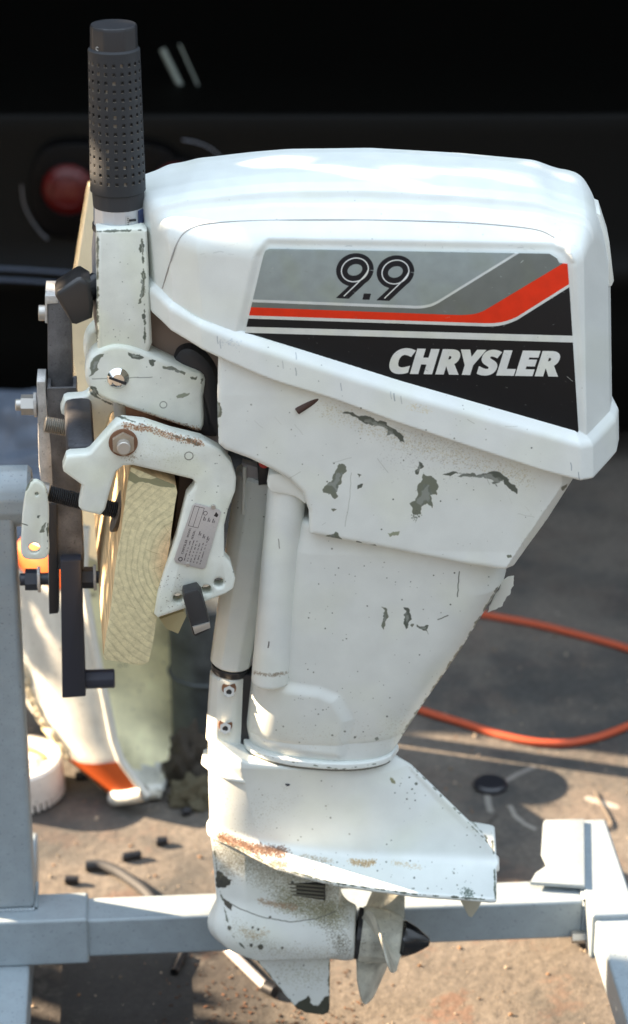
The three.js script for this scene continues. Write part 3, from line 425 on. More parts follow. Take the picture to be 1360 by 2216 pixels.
const legF = (x, y, z) => {
  const leg = smax(legD(x, y), (Math.abs(z) - legW(x, y)) * 0.8, 0.003), pl = smax(plD(x, z), Math.abs(y - plateY(x)) - 0.0034, 0.003);
  return smin(leg, pl, 0.012);
};
const gearF = (x, y, z) => {
  const s = clamp((x - sx0) / (sx1 - sx0), 0, 1), w = 0.027 * Math.pow(Math.min(1, s / 0.3 + 0.03), 0.55) * (1 - 0.35 * sst(0.6, 1, s)), st = smax(strutD(x, y), (Math.abs(z) - w) * 0.85, 0.004);
  const ax = (x - tA.x), stretch = ax < 0 ? 0.62 : 1, tq = capsule([tA.x + ax * stretch, y + (ax < 0 ? -0.08 * ax : 0), z], tA, tB, 0.0335, 0.0325), cut = (x - tB.x - 0.012) * 0.99;
  return smax(smin(st, tq, 0.02), cut, 0.003);
};
const lb = bounds(legPoly); const leg = mp('lower_leg', onMotor(sdfGeo(legF, [lb[0] - 0.008, plateB.y - 0.02, -0.095], [lb[2] + 0.01, lb[3] + 0.006, 0.095], 0.0024), 0.03), paint);
const sb = bounds(strutPoly); mp('gear_case', onMotor(sdfGeo(gearF, [sb[0] - 0.02, sb[1] - 0.05, -0.045], [tB.x + 0.02, sb[3] + 0.004, 0.045], 0.002), 0.03), paint);
{
  const sk = M.poly(0, [[535, 2040], [552, 2066], [596, 2122], [640, 2178], [662, 2190], [700, 2195], [712, 2189], [714, 2180], [715, 2040]]), sd = polySD(sk), y0 = Y(640, 2190, 0), y1 = Y(640, 2060, 0), b = bounds(sk);
  mp('skeg', onMotor(sdfGeo((x, y, z) => smax(sd(x, y), Math.abs(z) - lerp(0.003, 0.0085, clamp((y - y0) / (y1 - y0), 0, 1)), 0.003), [b[0] - 0.004, b[1] - 0.004, -0.014], [b[2] + 0.004, b[3] + 0.004, 0.014], 0.0016), 0.004), paint);
  // splash fin at the front of the leg: a thin crescent
  const fy = Y(450, 1640, 0), fin = []; for (let i = 0; i <= 14; i++) { const t = i / 14, x = lerp(X(438, 1640, 0), X(556, 1660, 0.03), t); fin.push([x, 0.042 * Math.pow(Math.sin(Math.min(1, t * 1.25 + 0.12) * Math.PI / 2), 0.7) * (t > 0.8 ? 1 - (t - 0.8) * 1.1 : 1)]); }
  const fd = polySD([...fin, ...fin.slice().reverse().map(([a, b]) => [a, -b])]), fs = pSl;
  mp('splash_fin', onMotor(sdfGeo((x, y, z) => smax(fd(x, z), Math.abs(y - fy - fs * (x - X(450, 1640, 0))) - 0.0026, 0.002), [X(430, 1640, 0), fy - 0.02, -0.05], [X(570, 1640, 0), fy + 0.012, 0.05], 0.0016)), whitePaint, leg);
  for (const [px, py, z] of [[623, 1696, 0.037], [778, 1833, 0.021]]) mp('drain_hole', rod(M.p(px, py, z - 0.012), M.p(px, py, z + 0.004), 0.0026), black, leg);
  // water intake: dark slot with ribs
  const it = mp('water_intake', plateGeo(M.poly(0.025, [[622, 1908], [704, 1914], [704, 1948], [640, 1938], [618, 1925]]), 0.012, 0.0262, 0.001), std([0.035, 0.034, 0.028], 0.9), leg);
  for (let i = 0; i < 4; i++) mp('rib', rod(M.p(624 + i * 3, 1912 + i * 8, 0.026), M.p(702, 1918 + i * 8, 0.0255), 0.0013), std([0.14, 0.135, 0.1], 0.8), it);
  mp('trim_tab', onMotor(plateGeo(M.poly(0.03, [[988, 1930], [1048, 1936], [1036, 1962], [1022, 1982], [1015, 1980]]), 0.026, 0.034, 0.0015)), std([0.5, 0.48, 0.38], 0.6), leg);
  mp('paint_flake', onMotor(plateGeo(jag(M.poly(0.02, [[1085, 1256], [1113, 1247], [1112, 1268], [1104, 1288], [1095, 1296], [1088, 1312], [1072, 1320], [1056, 1326], [1066, 1300]]), 0.12, 2), 0.018, 0.0195, 0.0003)), whitePaint);
}
// propeller
{
  const prop = new THREE.Group(); prop.name = 'propeller'; motor.add(prop);
  const ax = tB.clone().sub(tA).normalize(), pale = grained([0.5, 0.5, 0.43], 0.25, 0.55, 14), c0 = tA.clone().addScaledVector(ax, (X(780, 2020, 0) - tA.x) / ax.x);
  const q = new THREE.Quaternion().setFromUnitVectors(new V3(1, 0, 0), ax), put = (g) => g.applyQuaternion(q).translate(c0.x, c0.y, c0.z);
  const lathe = (pr) => put(toCreasedNormals(new THREE.LatheGeometry(pr.map(([x, r]) => new THREE.Vector2(Math.max(1e-5, r), x)), 48).rotateZ(-Math.PI / 2), 0.5));
  mp('seal_ring', lathe([[-0.0045, 0], [-0.0045, 0.0295], [0.0005, 0.0295], [0.0005, 0]]), black, prop);
  mp('hub', boxUV(lathe([[0.0006, 0], [0.0006, 0.031], [0.004, 0.0318], [0.03, 0.030], [0.044, 0.026], [0.046, 0.024], [0.046, 0]]), 0.2), pale, prop);
  mp('nose_cone', lathe([[0.0462, 0], [0.0462, 0.0205], [0.05, 0.0215], [0.064, 0.015], [0.074, 0.0085], [0.079, 0.0045], [0.0805, 0]]), std([0.012, 0.013, 0.015], 0.22, { clearcoat: 0.6, clearcoatRoughness: 0.1 }), prop);
  const nr = 18, nc = 14, RT = 0.091, R0 = 0.024;
  for (const deg of [28, 148, 268]) {
    const pos = [], idx = [];
    for (const side of [0, 1]) for (let i = 0; i <= nr; i++) for (let j = 0; j <= nc; j++) {
      const t = i / nr, r = lerp(R0, RT, 1 - Math.pow(1 - t, 1.3)), half = 0.041 * Math.pow(Math.max(0, 1 - Math.pow(Math.max(0, (t - 0.25) / 0.75), 2.6)), 0.55) * (0.72 + 0.28 * Math.min(1, t / 0.35)), v = (j / nc * 2 - 1), s = v * half - 0.006 * t * t;
      const beta = Math.atan2(0.024, r * 0.95), tang = s * Math.cos(beta), axi = -s * Math.sin(beta) * 1.15, th = deg * R + tang / r * 0.9, thick = 0.0032 * (1 - 0.6 * t) * Math.sqrt(Math.max(0.05, 1 - v * v)) * (side ? 1 : -1);
      pos.push(0.023 + axi + thick, r * Math.sin(th), r * Math.cos(th));
    }
    const n = (nr + 1) * (nc + 1), id = (s, i, j) => s * n + i * (nc + 1) + j;
    for (let i = 0; i < nr; i++) for (let j = 0; j < nc; j++) { idx.push(id(0, i, j), id(0, i + 1, j), id(0, i + 1, j + 1), id(0, i, j), id(0, i + 1, j + 1), id(0, i, j + 1), id(1, i, j), id(1, i + 1, j + 1), id(1, i + 1, j), id(1, i, j), id(1, i, j + 1), id(1, i + 1, j + 1)); }
    for (let i = 0; i < nr; i++) for (const j of [0, nc]) idx.push(id(0, i, j), id(1, i, j), id(1, i + 1, j), id(0, i, j), id(1, i + 1, j), id(0, i + 1, j));
    for (let j = 0; j < nc; j++) idx.push(id(0, nr, j), id(1, nr, j), id(1, nr, j + 1), id(0, nr, j), id(1, nr, j + 1), id(0, nr, j + 1));
    const g = new THREE.BufferGeometry(); g.setAttribute('position', new THREE.Float32BufferAttribute(pos, 3)); g.setIndex(idx); g.computeVertexNormals();
    mp('blade', boxUV(put(g), 0.2), pale, prop);
  }
}
// swivel tube, yoke and bolts at the front
{
    mp('swivel_tube', onMotor(rod(M.p(499, 1436, 0.0), M.p(570, 1020, 0.0), 0.0222, 0.0285, 40), 0.02), paint);
  mp('bearing_ring', rod(M.p(498, 1452, 0), M.p(500, 1438, 0), 0.0205, 0.021), black);
  const yk = mp('swivel_yoke', onMotor(rod(M.p(488, 1600, 0), M.p(496, 1452, 0), 0.0215, 0.0205, 40)), paint);
  mp('shadow_web', plateGeo(M.poly(0.0, [[505, 1450], [552, 1450], [540, 1612], [505, 1600]]), -0.012, 0.012, 0.001), black);  // black sheet paints the shade between swivel tube and housing
  for (const [px, py] of [[496, 1497], [488, 1576]]) { const a = M.p(px, py, 0.014), b = M.p(px, py, 0.031); const bo = mp('bolt', hexNut(a, b, 0.0068), zinc, yk); mp('bolt_socket', rod(b, b.clone().add(new V3(0, 0, 0.0012)), 0.003), darkSteel, bo); mp('washer', rod(M.p(px, py - 8, 0.012), M.p(px, py - 8, 0.022), 0.0078), rust, bo); }
  mp('link_plate', plateGeo(M.poly(0.02, [[524, 1000], [560, 1010], [566, 1110], [552, 1126], [524, 1126]]), 0.008, 0.022, 0.002), greyCast);
  mp('slot_edge', rod(M.p(527, 1112, 0.024), M.p(530, 1010, 0.024), 0.0022), whitePaint);
  mp('black_stop', plateGeo(M.poly(0.03, [[556, 990], [584, 1000], [586, 1046], [560, 1050]]), 0.0, 0.032, 0.002), black);
  mp('red_plug', rod(M.p(572, 1002, 0.025), M.p(572, 1002, 0.036), 0.0055), std([0.6, 0.05, 0.03], 0.5));
}

// clamp bracket, measured in the clamp's frame
const kp = (n, g, m, parent = motor) => mesh(n, fromK(g), m, parent);
{
  const near = 0.082, th = 0.02, far = -0.075;
  const outline = [[136, 1012], [144, 990], [152, 986], [186, 984], [195, 980], [239, 930], [252, 917], [266, 912], [313, 917], [370, 936], [436, 952], [477, 974], [502, 1003], [512, 1035], [510, 1064], [494, 1105], [486, 1138], [486, 1204], [500, 1220], [510, 1253], [506, 1274], [490, 1286], [444, 1304], [342, 1338], [335, 1331], [342, 1286], [358, 1233], [383, 1163], [405, 1074], [420, 1056], [423, 1045], [416, 1038], [370, 1027], [288, 1008], [267, 1009], [252, 1022], [243, 1047], [228, 1104], [218, 1116], [178, 1107], [171, 1098], [179, 1052], [138, 1022]];
  const pts = K.poly(near, outline), holes = [[447, 1277], [474, 1262], [386, 1296]].map(([a, b]) => { const q = K.p(a, b, near); return circle(q.x, q.y, 0.0052, 16); });
  const br = kp('clamp_bracket', onClamp(plateGeo(pts, near - th, near, 0.003, holes, 3), near), paintK);
  kp('clamp_bracket', onClamp(plateGeo(pts, far - th, far, 0.003, holes, 3)), paintK);
  kp('bracket_bridge', onClamp(plateGeo(K.poly(0.03, [[262, 905], [330, 912], [430, 945], [476, 968], [498, 1010], [480, 1010], [440, 985], [300, 950], [262, 955]]), far - th, near - th, 0.003)), rust);
  kp('dark_gap_fill', plateGeo(K.poly(0.03, [[386, 1010], [440, 1020], [440, 1060], [408, 1082], [386, 1170], [372, 1170]]), far + 0.001, near - th - 0.008, 0.002), std([0.06, 0.035, 0.022], 0.8));  // dark rusty filler added so the gap inside the bracket stays dark
  const pin = K.p(267, 957, near);
  const nut = kp('pivot_nut', hexNut(new V3(pin.x, pin.y, near), new V3(pin.x, pin.y, near + 0.008), 0.0125), std([0.4, 0.33, 0.25], 0.55, { metalness: 0.5 }), br);
  kp('washer', rod(new V3(pin.x, pin.y, near - 0.001), new V3(pin.x, pin.y, near + 0.0022), 0.0145), rust, br);
  kp('pivot_bolt', rod(new V3(pin.x, pin.y, far - th - 0.01), new V3(pin.x, pin.y, near + 0.017), 0.0068), std([0.5, 0.47, 0.42], 0.45, { metalness: 0.6 }), br);
  // rating plate with worn stamped print
  const lp = K.poly(near + 0.0012, [[424, 1089], [475, 1103], [479, 1109], [445, 1228], [438, 1232], [381, 1217], [377, 1210], [417, 1094]]), c = canvas(256, 512), g = c.getContext('2d');
  const o = K.p(379, 1216, near), ux = K.p(441, 1231, near).sub(o), uy = K.p(420, 1088, near).sub(o);
  g.fillStyle = '#bcb8b5'; g.fillRect(0, 0, 256, 512);
  for (let i = 0; i < 1500; i++) { g.fillStyle = ['#b0aca9', '#c8c4c0', '#a5a2a0', '#c9c0b6'][i % 4]; g.globalAlpha = 0.4; g.fillRect(rr(0, 256), rr(0, 512), rr(2, 14), rr(1, 5)); } g.globalAlpha = 1;
  g.strokeStyle = '#4b4446'; g.lineWidth = 4; g.strokeRect(12, 18, 42, 170); g.strokeRect(54, 18, 44, 170);
  g.fillStyle = '#3f3a3c'; g.save(); g.rotate(-Math.PI / 2); g.textBaseline = 'middle';
  g.font = 'bold 24px sans-serif'; g.fillText('MODEL', -285, 36); g.fillText('SERIAL', -292, 78); g.font = 'bold 26px sans-serif'; g.fillText('CHRYSLER', -430, 36);
  g.font = '13px sans-serif'; for (let k = 0; k < 6; k++) { const y = 66 + k * 28; for (let x = -478; x < -318 + (k % 3) * 20; x += rr(18, 34)) { g.globalAlpha = rr(0.45, 0.8); g.fillRect(x, y + rr(-1, 1), rr(8, 24), 8); } } g.globalAlpha = 0.7; for (const [x, y] of [[-118, 118], [-118, 158], [-118, 198], [-245, 120], [-260, 160], [-270, 200]]) { g.fillRect(x, y, 34, 9); g.fillRect(x, y + 14, 22, 7); } g.globalAlpha = 1; g.restore();
  g.lineWidth = 8; g.beginPath(); g.arc(36, 474, 15, 0, 6.3); g.stroke(); g.lineWidth = 5; g.beginPath(); g.arc(120, 56, 16, 0, 6.3); g.stroke(); fillPoly(g, [[205, 24], [232, 44], [226, 66], [196, 60]], '#2b2829');
  const pg = plateGeo(lp, near + 0.0006, near + 0.0016, 0.0003), pa = pg.attributes.position, uv = new Float32Array(pa.count * 2); for (let i = 0; i < pa.count; i++) { const d = new V3(pa.getX(i) - o.x, pa.getY(i) - o.y, 0), det = ux.x * uy.y - ux.y * uy.x; uv[2 * i] = (d.x * uy.y - d.y * uy.x) / det; uv[2 * i + 1] = (ux.x * d.y - ux.y * d.x) / det; } pg.setAttribute('uv', new THREE.BufferAttribute(uv, 2));
  kp('rating_plate', pg, new THREE.MeshPhysicalMaterial({ map: ctex(c), roughness: 0.4, metalness: 0.25 }), br).userData.label = 'worn metal rating plate with faded print';
  for (const [px, py] of [[462, 1096], [407, 1221]]) { const q = K.p(px, py, near + 0.001); kp('rivet', rod(new V3(q.x, q.y, near), new V3(q.x, q.y, near + 0.0028), 0.0022), zinc, br); }
  // black tilt pin through the lower holes
  kp('tilt_pin', plateGeo(K.poly(near + 0.02, [[398, 1282], [428, 1274], [437, 1284], [456, 1352], [454, 1362], [424, 1378], [418, 1374], [396, 1292]]), near + 0.001, near + 0.022, 0.003), std([0.025, 0.026, 0.028], 0.5));
  kp('tilt_pin_clip', plateGeo(K.poly(near + 0.024, [[417, 1356], [454, 1346], [456, 1358], [422, 1372]]), near + 0.0222, near + 0.0255, 0.001), zinc);
  // carrying grip between the brackets
  const ga = K.poly(near - th, [[145, 976], [150, 968], [196, 964], [204, 970], [206, 992], [202, 1000], [150, 1000], [145, 994]]);
  kp('carrying_grip', plateGeo(spline(ga, true, 3), far + 0.004, near - th - 0.001, 0.004, [], 3), grained([0.035, 0.036, 0.042], 0.35, 0.6, 30));
  // clamp screw, pad and lever
  const a = K.p(104, 1068, 0.02), b = K.p(176, 1087, 0.02), dir = b.clone().sub(a).normalize(), e = K.p(252, 1104, 0.02), s0 = a.clone().addScaledVector(dir, -0.012);
  const sc = kp('clamp_screw', threaded(s0, e, 0.0088), darkSteel);
  kp('screw_pad', rod(e, e.clone().addScaledVector(dir, 0.007), 0.0235, 0.021, 32), std([0.12, 0.11, 0.1], 0.5, { metalness: 0.6 }), sc);
  const lz = 0.052, hole = K.p(75, 1187, lz), h2 = K.p(80, 1070, lz), lev = spline(K.poly(lz, [[76, 1042], [97, 1053], [106, 1092], [106, 1150], [103, 1206], [76, 1212], [50, 1206], [47, 1150], [52, 1090], [60, 1056]]), true, 5);
  kp('clamp_lever', onClamp(plateGeo(lev, lz - 0.009, lz, 0.0022, [circle(hole.x, hole.y, 0.0058, 18), circle(h2.x, h2.y, 0.0018, 10)], 3)), paintK, sc);
  kp('lever_boss', rod(K.p(62, 1056, 0.03), K.p(104, 1068, 0.03), 0.011), zinc, sc);
  // far side clamp screw end
  kp('clamp_screw', threaded(K.p(97, 918, -0.06), K.p(150, 928, -0.06), 0.0088), std([0.35, 0.33, 0.29], 0.45, { metalness: 0.7 }));
}
// tiller: hinge cheeks, arm, throttle ring, grip
{
  const zt = 0.05, hinge = spline(K.poly(zt, [[247, 747], [284, 751], [330, 768], [400, 796], [442, 815], [441, 860], [436, 934], [395, 924], [340, 906], [288, 888], [230, 867], [202, 850], [187, 828], [186, 800], [195, 776], [216, 757]]), true, 4);
  const cheek = kp('tiller_hinge', onClamp(plateGeo(hinge, 0.018, zt, 0.005, [], 4)), paintK);
  kp('tiller_hinge', onClamp(plateGeo(hinge, -0.05, -0.022, 0.004, [], 3)), paintK);
  kp('hinge_spacer', onClamp(plateGeo(K.poly(0.01, [[330, 790], [436, 828], [430, 920], [330, 890]]), -0.0215, 0.0175, 0.003)), greyCast);
  const sc = K.p(256, 819, zt), scr = kp('hinge_screw', toCreasedNormals(new THREE.LatheGeometry([[0, 0.0052], [0.006, 0.0046], [0.0098, 0.0018], [0.0112, 0], [0.0112, -0.03]].map((p) => new THREE.Vector2(...p)), 32).rotateX(Math.PI / 2).translate(sc.x, sc.y, zt), 0.5), chrome, cheek);
  kp('screw_slot', new THREE.BoxGeometry(0.018, 0.0024, 0.002).rotateZ(-0.42).translate(sc.x - 0.0005, sc.y - 0.0005, zt + 0.0048), black, scr);
  const arm = K.poly(zt - 0.004, [[209, 500], [216, 496], [306, 494], [319, 500], [324, 620], [330, 744], [322, 764], [290, 775], [232, 775], [212, 762]]);
  kp('tiller_arm', onClamp(plateGeo(arm, -0.006, zt - 0.004, 0.0045, [], 3)), paintK);
  kp('arm_shaded_side', onClamp(plateGeo(K.poly(0, [[206, 490], [318, 484], [318, 700], [210, 730], [203, 690], [200, 560]]), -0.03, -0.0065, 0.003)), greyCast);  // left side of the arm, its shade put into the grey
  const zc = 0.012, ctr = (px, py) => K.p(px, py, zc), rad = (px, py, w) => (K.p(px + w, py, zc).x - K.p(px, py, zc).x);
  kp('grip_seat', rod(ctr(258, 496), ctr(258, 482), rad(258, 490, 58)), black);
  const ring = kp('throttle_ring', toCreasedNormals(rod(ctr(258, 485), ctr(257, 440), rad(258, 470, 55.5), rad(258, 450, 54.5), 48), 0.5), std([0.5, 0.53, 0.56], 0.24, { metalness: 0.3 }));
  for (const [ang, w, h, col] of [[0.52, 0.0022, 0.008, 1], [0.98, 0.0085, 0.016, 0]]) { const rr0 = rad(258, 465, 55.6), q = ctr(258, 463), g = new RoundedBoxGeometry(w, h, 0.0012, 2, 0.0004).rotateZ(ang > 0.6 ? 0 : Math.PI / 2 - 0.1).translate(0, 0, rr0).rotateY(ang).translate(q.x, q.y, zc); kp(col ? 'index_mark' : 'scale_sticker', g, col ? black : std([0.03, 0.05, 0.13], 0.4), ring); }
  { // FAST lettering on the ring
    const c = canvas(128, 64), g = c.getContext('2d'); g.fillStyle = '#b9bcbc'; g.fillRect(0, 0, 128, 64); g.fillStyle = '#26282a'; g.font = 'bold 46px sans-serif'; g.textAlign = 'center'; g.fillText('FAST', 64, 50);
    const q = ctr(258, 464), rr0 = rad(258, 465, 55.6); kp('fast_label', new THREE.PlaneGeometry(0.0095, 0.0042).rotateZ(Math.PI / 2).translate(0, 0, rr0).rotateY(0.33).translate(q.x, q.y, zc), new THREE.MeshPhysicalMaterial({ map: ctex(c), roughness: 0.3, metalness: 0.3 }), ring);
  }
  kp('grip_collar', rod(ctr(257, 446), ctr(256, 408), rad(257, 430, 55), rad(256, 410, 57), 40), rubber);
  // rubber sleeve with square pits, each pit real
  const A = ctr(256, 418), B = ctr(247, 101), axis = B.clone().sub(A), L = axis.length(), r0 = rad(256, 418, 60.5), r1 = rad(247, 101, 56.5), rows = 15, cols = 20, lip = 0.012;
  const pos = [], colr = [], dark = [0.019, 0.022, 0.026], dust = [0.28, 0.24, 0.19], pit = [0.02, 0.02, 0.021];
  const P = (th, y, ins = 0) => { const r = lerp(r0, r1, y / L) - ins; return [r * Math.sin(th), y, r * Math.cos(th)]; };
  const quad = (a, b, c, d, k) => { for (const v of [a, b, c, a, c, d]) { pos.push(...v); colr.push(...k); } };
  const band = (y0, y1, n = 60) => { for (let i = 0; i < n; i++) { const a = i / n * 6.28319, b = (i + 1) / n * 6.28319; quad(P(a, y0), P(b, y0), P(b, y1), P(a, y1), dark); } };
  band(0.004, lip); band(L - lip * 0.75, L - 0.002);
  for (let j = 0; j < rows; j++) for (let i = 0; i < cols; i++) {
    const ph = (L - lip * 1.75) / rows, pw = 6.28319 / cols, y0 = lip + j * ph, t0 = i * pw + 0.1, ya = y0 + ph * 0.3, yb = y0 + ph * 0.7, ta = t0 + pw * 0.3, tb = t0 + pw * 0.68, T = t0 + pw, Yt = y0 + ph, dp = 0.0022, m = (ta + tb) / 2;
    for (const [u, v] of [[t0, ta], [ta, tb], [tb, T]]) { quad(P(u, y0), P(v, y0), P(v, ya), P(u, ya), dark); quad(P(u, yb), P(v, yb), P(v, Yt), P(u, Yt), dark); }
    quad(P(t0, ya), P(ta, ya), P(ta, yb), P(t0, yb), dark); quad(P(tb, ya), P(T, ya), P(T, yb), P(tb, yb), dark);
    const f = [P(ta, ya, dp), P(tb, ya, dp), P(tb, yb, dp), P(ta, yb, dp)], k = rnd() < 0.3 ? dust : pit;
    quad(f[0], f[1], f[2], f[3], k); quad(P(ta, ya), P(tb, ya), f[1], f[0], dust); quad(P(tb, yb), P(ta, yb), f[3], f[2], pit); quad(P(ta, yb), P(ta, ya), f[0], f[3], rnd() < 0.5 ? dust : pit); quad(P(tb, ya), P(tb, yb), f[2], f[1], pit);
  }
  const capRing = (y, ra, rb, yb) => { for (let i = 0; i < 60; i++) { const a = i / 60 * 6.28319, b = (i + 1) / 60 * 6.28319; quad([ra * Math.sin(a), y, ra * Math.cos(a)], [ra * Math.sin(b), y, ra * Math.cos(b)], [rb * Math.sin(b), yb, rb * Math.cos(b)], [rb * Math.sin(a), yb, rb * Math.cos(a)], dark); } };
  const rt = lerp(r0, r1, (L - 0.002) / L), rbm = lerp(r0, r1, 0.004 / L); capRing(L - 0.002, rt, rt - 0.002, L); capRing(L, rt - 0.002, rt - 0.007, L); capRing(0, rbm - 0.004, rbm, 0.004); capRing(0, 0.001, rbm - 0.004, 0);
  const gg = new THREE.BufferGeometry(); gg.setAttribute('position', new THREE.Float32BufferAttribute(pos, 3)); gg.setAttribute('color', new THREE.Float32BufferAttribute(colr, 3)); gg.computeVertexNormals();
  gg.applyQuaternion(new THREE.Quaternion().setFromUnitVectors(new V3(0, 1, 0), axis.clone().normalize())).translate(A.x, A.y, A.z);
  const grip = kp('tiller_grip', gg, new THREE.MeshStandardMaterial({ vertexColors: true, roughness: 0.65 }));
  const ca = ctr(247.5, 112), cb = ctr(246, 52), cr = rad(247, 80, 52), cl = ca.distanceTo(cb), cpr = [[0, -cl / 2], [cr, -cl / 2], [cr * 0.985, cl / 2 - 0.003], [cr * 0.97, cl / 2 - 0.001], [cr * 0.93, cl / 2], [0, cl / 2]];
  const cap = kp('grip_cap', along(toCreasedNormals(new THREE.LatheGeometry(cpr.map((p) => new THREE.Vector2(...p)), 48), 0.6), ca, cb), std([0.022, 0.023, 0.026], 0.45), grip);
  { const q = ctr(247, 96), g = new THREE.TorusGeometry(0.0016, 0.0004, 6, 16, 4.6).rotateZ(0.8).translate(0, 0, cr + 0.0002).rotateY(-0.78).translate(q.x, q.y, zc); kp('embossed_letter', g, std([0.5, 0.5, 0.48], 0.6), cap); }
  // black shift knob in front of the tiller
  kp('shift_knob', plateGeo(K.poly(0.03, [[120, 642], [124, 632], [168, 603], [176, 602], [196, 614], [203, 660], [200, 690], [166, 704], [156, 702], [140, 676]]), -0.012, 0.03, 0.004, [], 3), std([0.028, 0.027, 0.027], 0.3));
  kp('knob_stem', rod(K.p(172, 640, 0.01), K.p(216, 610, 0.0), 0.012), black);
}

// ------------------------------------------------------------------ wooden board that the motor is clamped to
{
  const zn = 0.074, end = [[283, 1010], [380, 1050], [384, 1066], [368, 1180], [347, 1300], [330, 1400], [322, 1433], [306, 1440], [228, 1428], [224, 1420], [250, 1230], [272, 1080]];
  const pts = jag(K.poly(zn, end), 0.012, 2), b = bounds(pts), c = canvas(512, 1024), g = c.getContext('2d'), im = g.createImageData(512, 1024);
  const w = b[2] - b[0], h = b[3] - b[1], pith = K.p(410, 1215, zn);
  for (let j = 0; j < 1024; j++) for (let i = 0; i < 512; i++) {
    const x = b[0] + i / 512 * w, y = b[3] - j / 1024 * h, dx = (x - pith.x), dy = (y - pith.y) * 0.8, r = Math.hypot(dx, dy) + 0.0012 * fbm(x * 60, y * 60, 3), ph = r / 0.0062 + 0.3 * n2(x * 14, y * 14), t = ph % 1, ring = t < 0.6 ? t / 0.6 : (1 - t) / 0.4, o = (j * 512 + i) * 4, heart = sst(0.045, 0.02, r), saw = 0.035 * n2((x * 0.5 + y) * 800, (x - y) * 12), gr = rnd() - 0.5;
    const v = 1 - (0.11 + 0.06 * n2(x * 20, y * 14)) * Math.pow(ring, 5) + saw * 0.7 + 0.12 * gr + 0.1 * fbm(x * 90, y * 90, 2); const k = n2(x * 900, y * 900) > 0.8 ? 0.72 : 1;
    im.data[o] = clamp(lerp(216, 216, heart) * v * k, 0, 255); im.data[o + 1] = clamp(lerp(204, 182, heart) * v * k, 0, 255); im.data[o + 2] = clamp(lerp(162, 140, heart) * v * k, 0, 255); im.data[o + 3] = 255;
  }
  g.putImageData(im, 0, 0); g.strokeStyle = '#6d5a3c'; g.globalAlpha = 0.55; for (const [x, y, l, a] of [[300, 420, 90, 0.3], [340, 520, 70, -0.2], [180, 700, 50, 0.5], [420, 300, 60, 0.9]]) { g.lineWidth = 1.6; g.beginPath(); g.moveTo(x, y); g.lineTo(x + l * Math.cos(a) * 0.5, y + l * Math.sin(a) * 0.5 + 3); g.lineTo(x + l * Math.cos(a), y + l * Math.sin(a)); g.stroke(); } g.globalAlpha = 1; fillPoly(g, jag([[180, 6], [470, 60], [500, 110], [330, 84], [190, 60]], 0.12), '#8d8a6a');
  const c2 = canvas(512, 512), g2 = c2.getContext('2d'), i2 = g2.createImageData(512, 512);
  for (let i = 0; i < 512 * 512; i++) { const x = i % 512 / 512, y = Math.floor(i / 512) / 512, v = 1 + 0.22 * fbm(x * 3, y * 26 + 0.6 * n2(x * 2, y * 4), 4) + 0.05 * (rnd() - 0.5); i2.data[i * 4] = 214 * v; i2.data[i * 4 + 1] = 186 * v; i2.data[i * 4 + 2] = 142 * v; i2.data[i * 4 + 3] = 255; }
  g2.putImageData(i2, 0, 0);
  const board = group('wooden_board', 'thick sawn timber board with bare end grain held in the motor clamp', 'board', K);
  const core = plateGeo(pts, -0.36, zn - 0.0011, 0.0015); boxUV(core, 0.35); const uvb = boxUV(core, 0.35), up = uvb.attributes.position, ua = uvb.attributes.uv; for (let i = 0; i < up.count; i++) ua.setXY(i, up.getZ(i) / 0.5, (up.getX(i) + up.getY(i)) / 0.35);
  mesh('plank', uvb, new THREE.MeshStandardMaterial({ map: ctex(c2), roughness: 0.85 }), board);
  mesh('end_grain', uvXY(plateGeo(pts, zn - 0.001, zn, 0.0004), b[0], b[1], w, h), new THREE.MeshStandardMaterial({ map: ctex(c), roughness: 0.9 }), board);
  const cut = K.p(398, 1345, 0.02); mesh('splinter', plateGeo(K.poly(0.02, [[346, 1340], [398, 1322], [404, 1334], [386, 1372], [362, 1362]]), 0.0, 0.02, 0.001), std([0.55, 0.5, 0.3], 0.85), board);
}

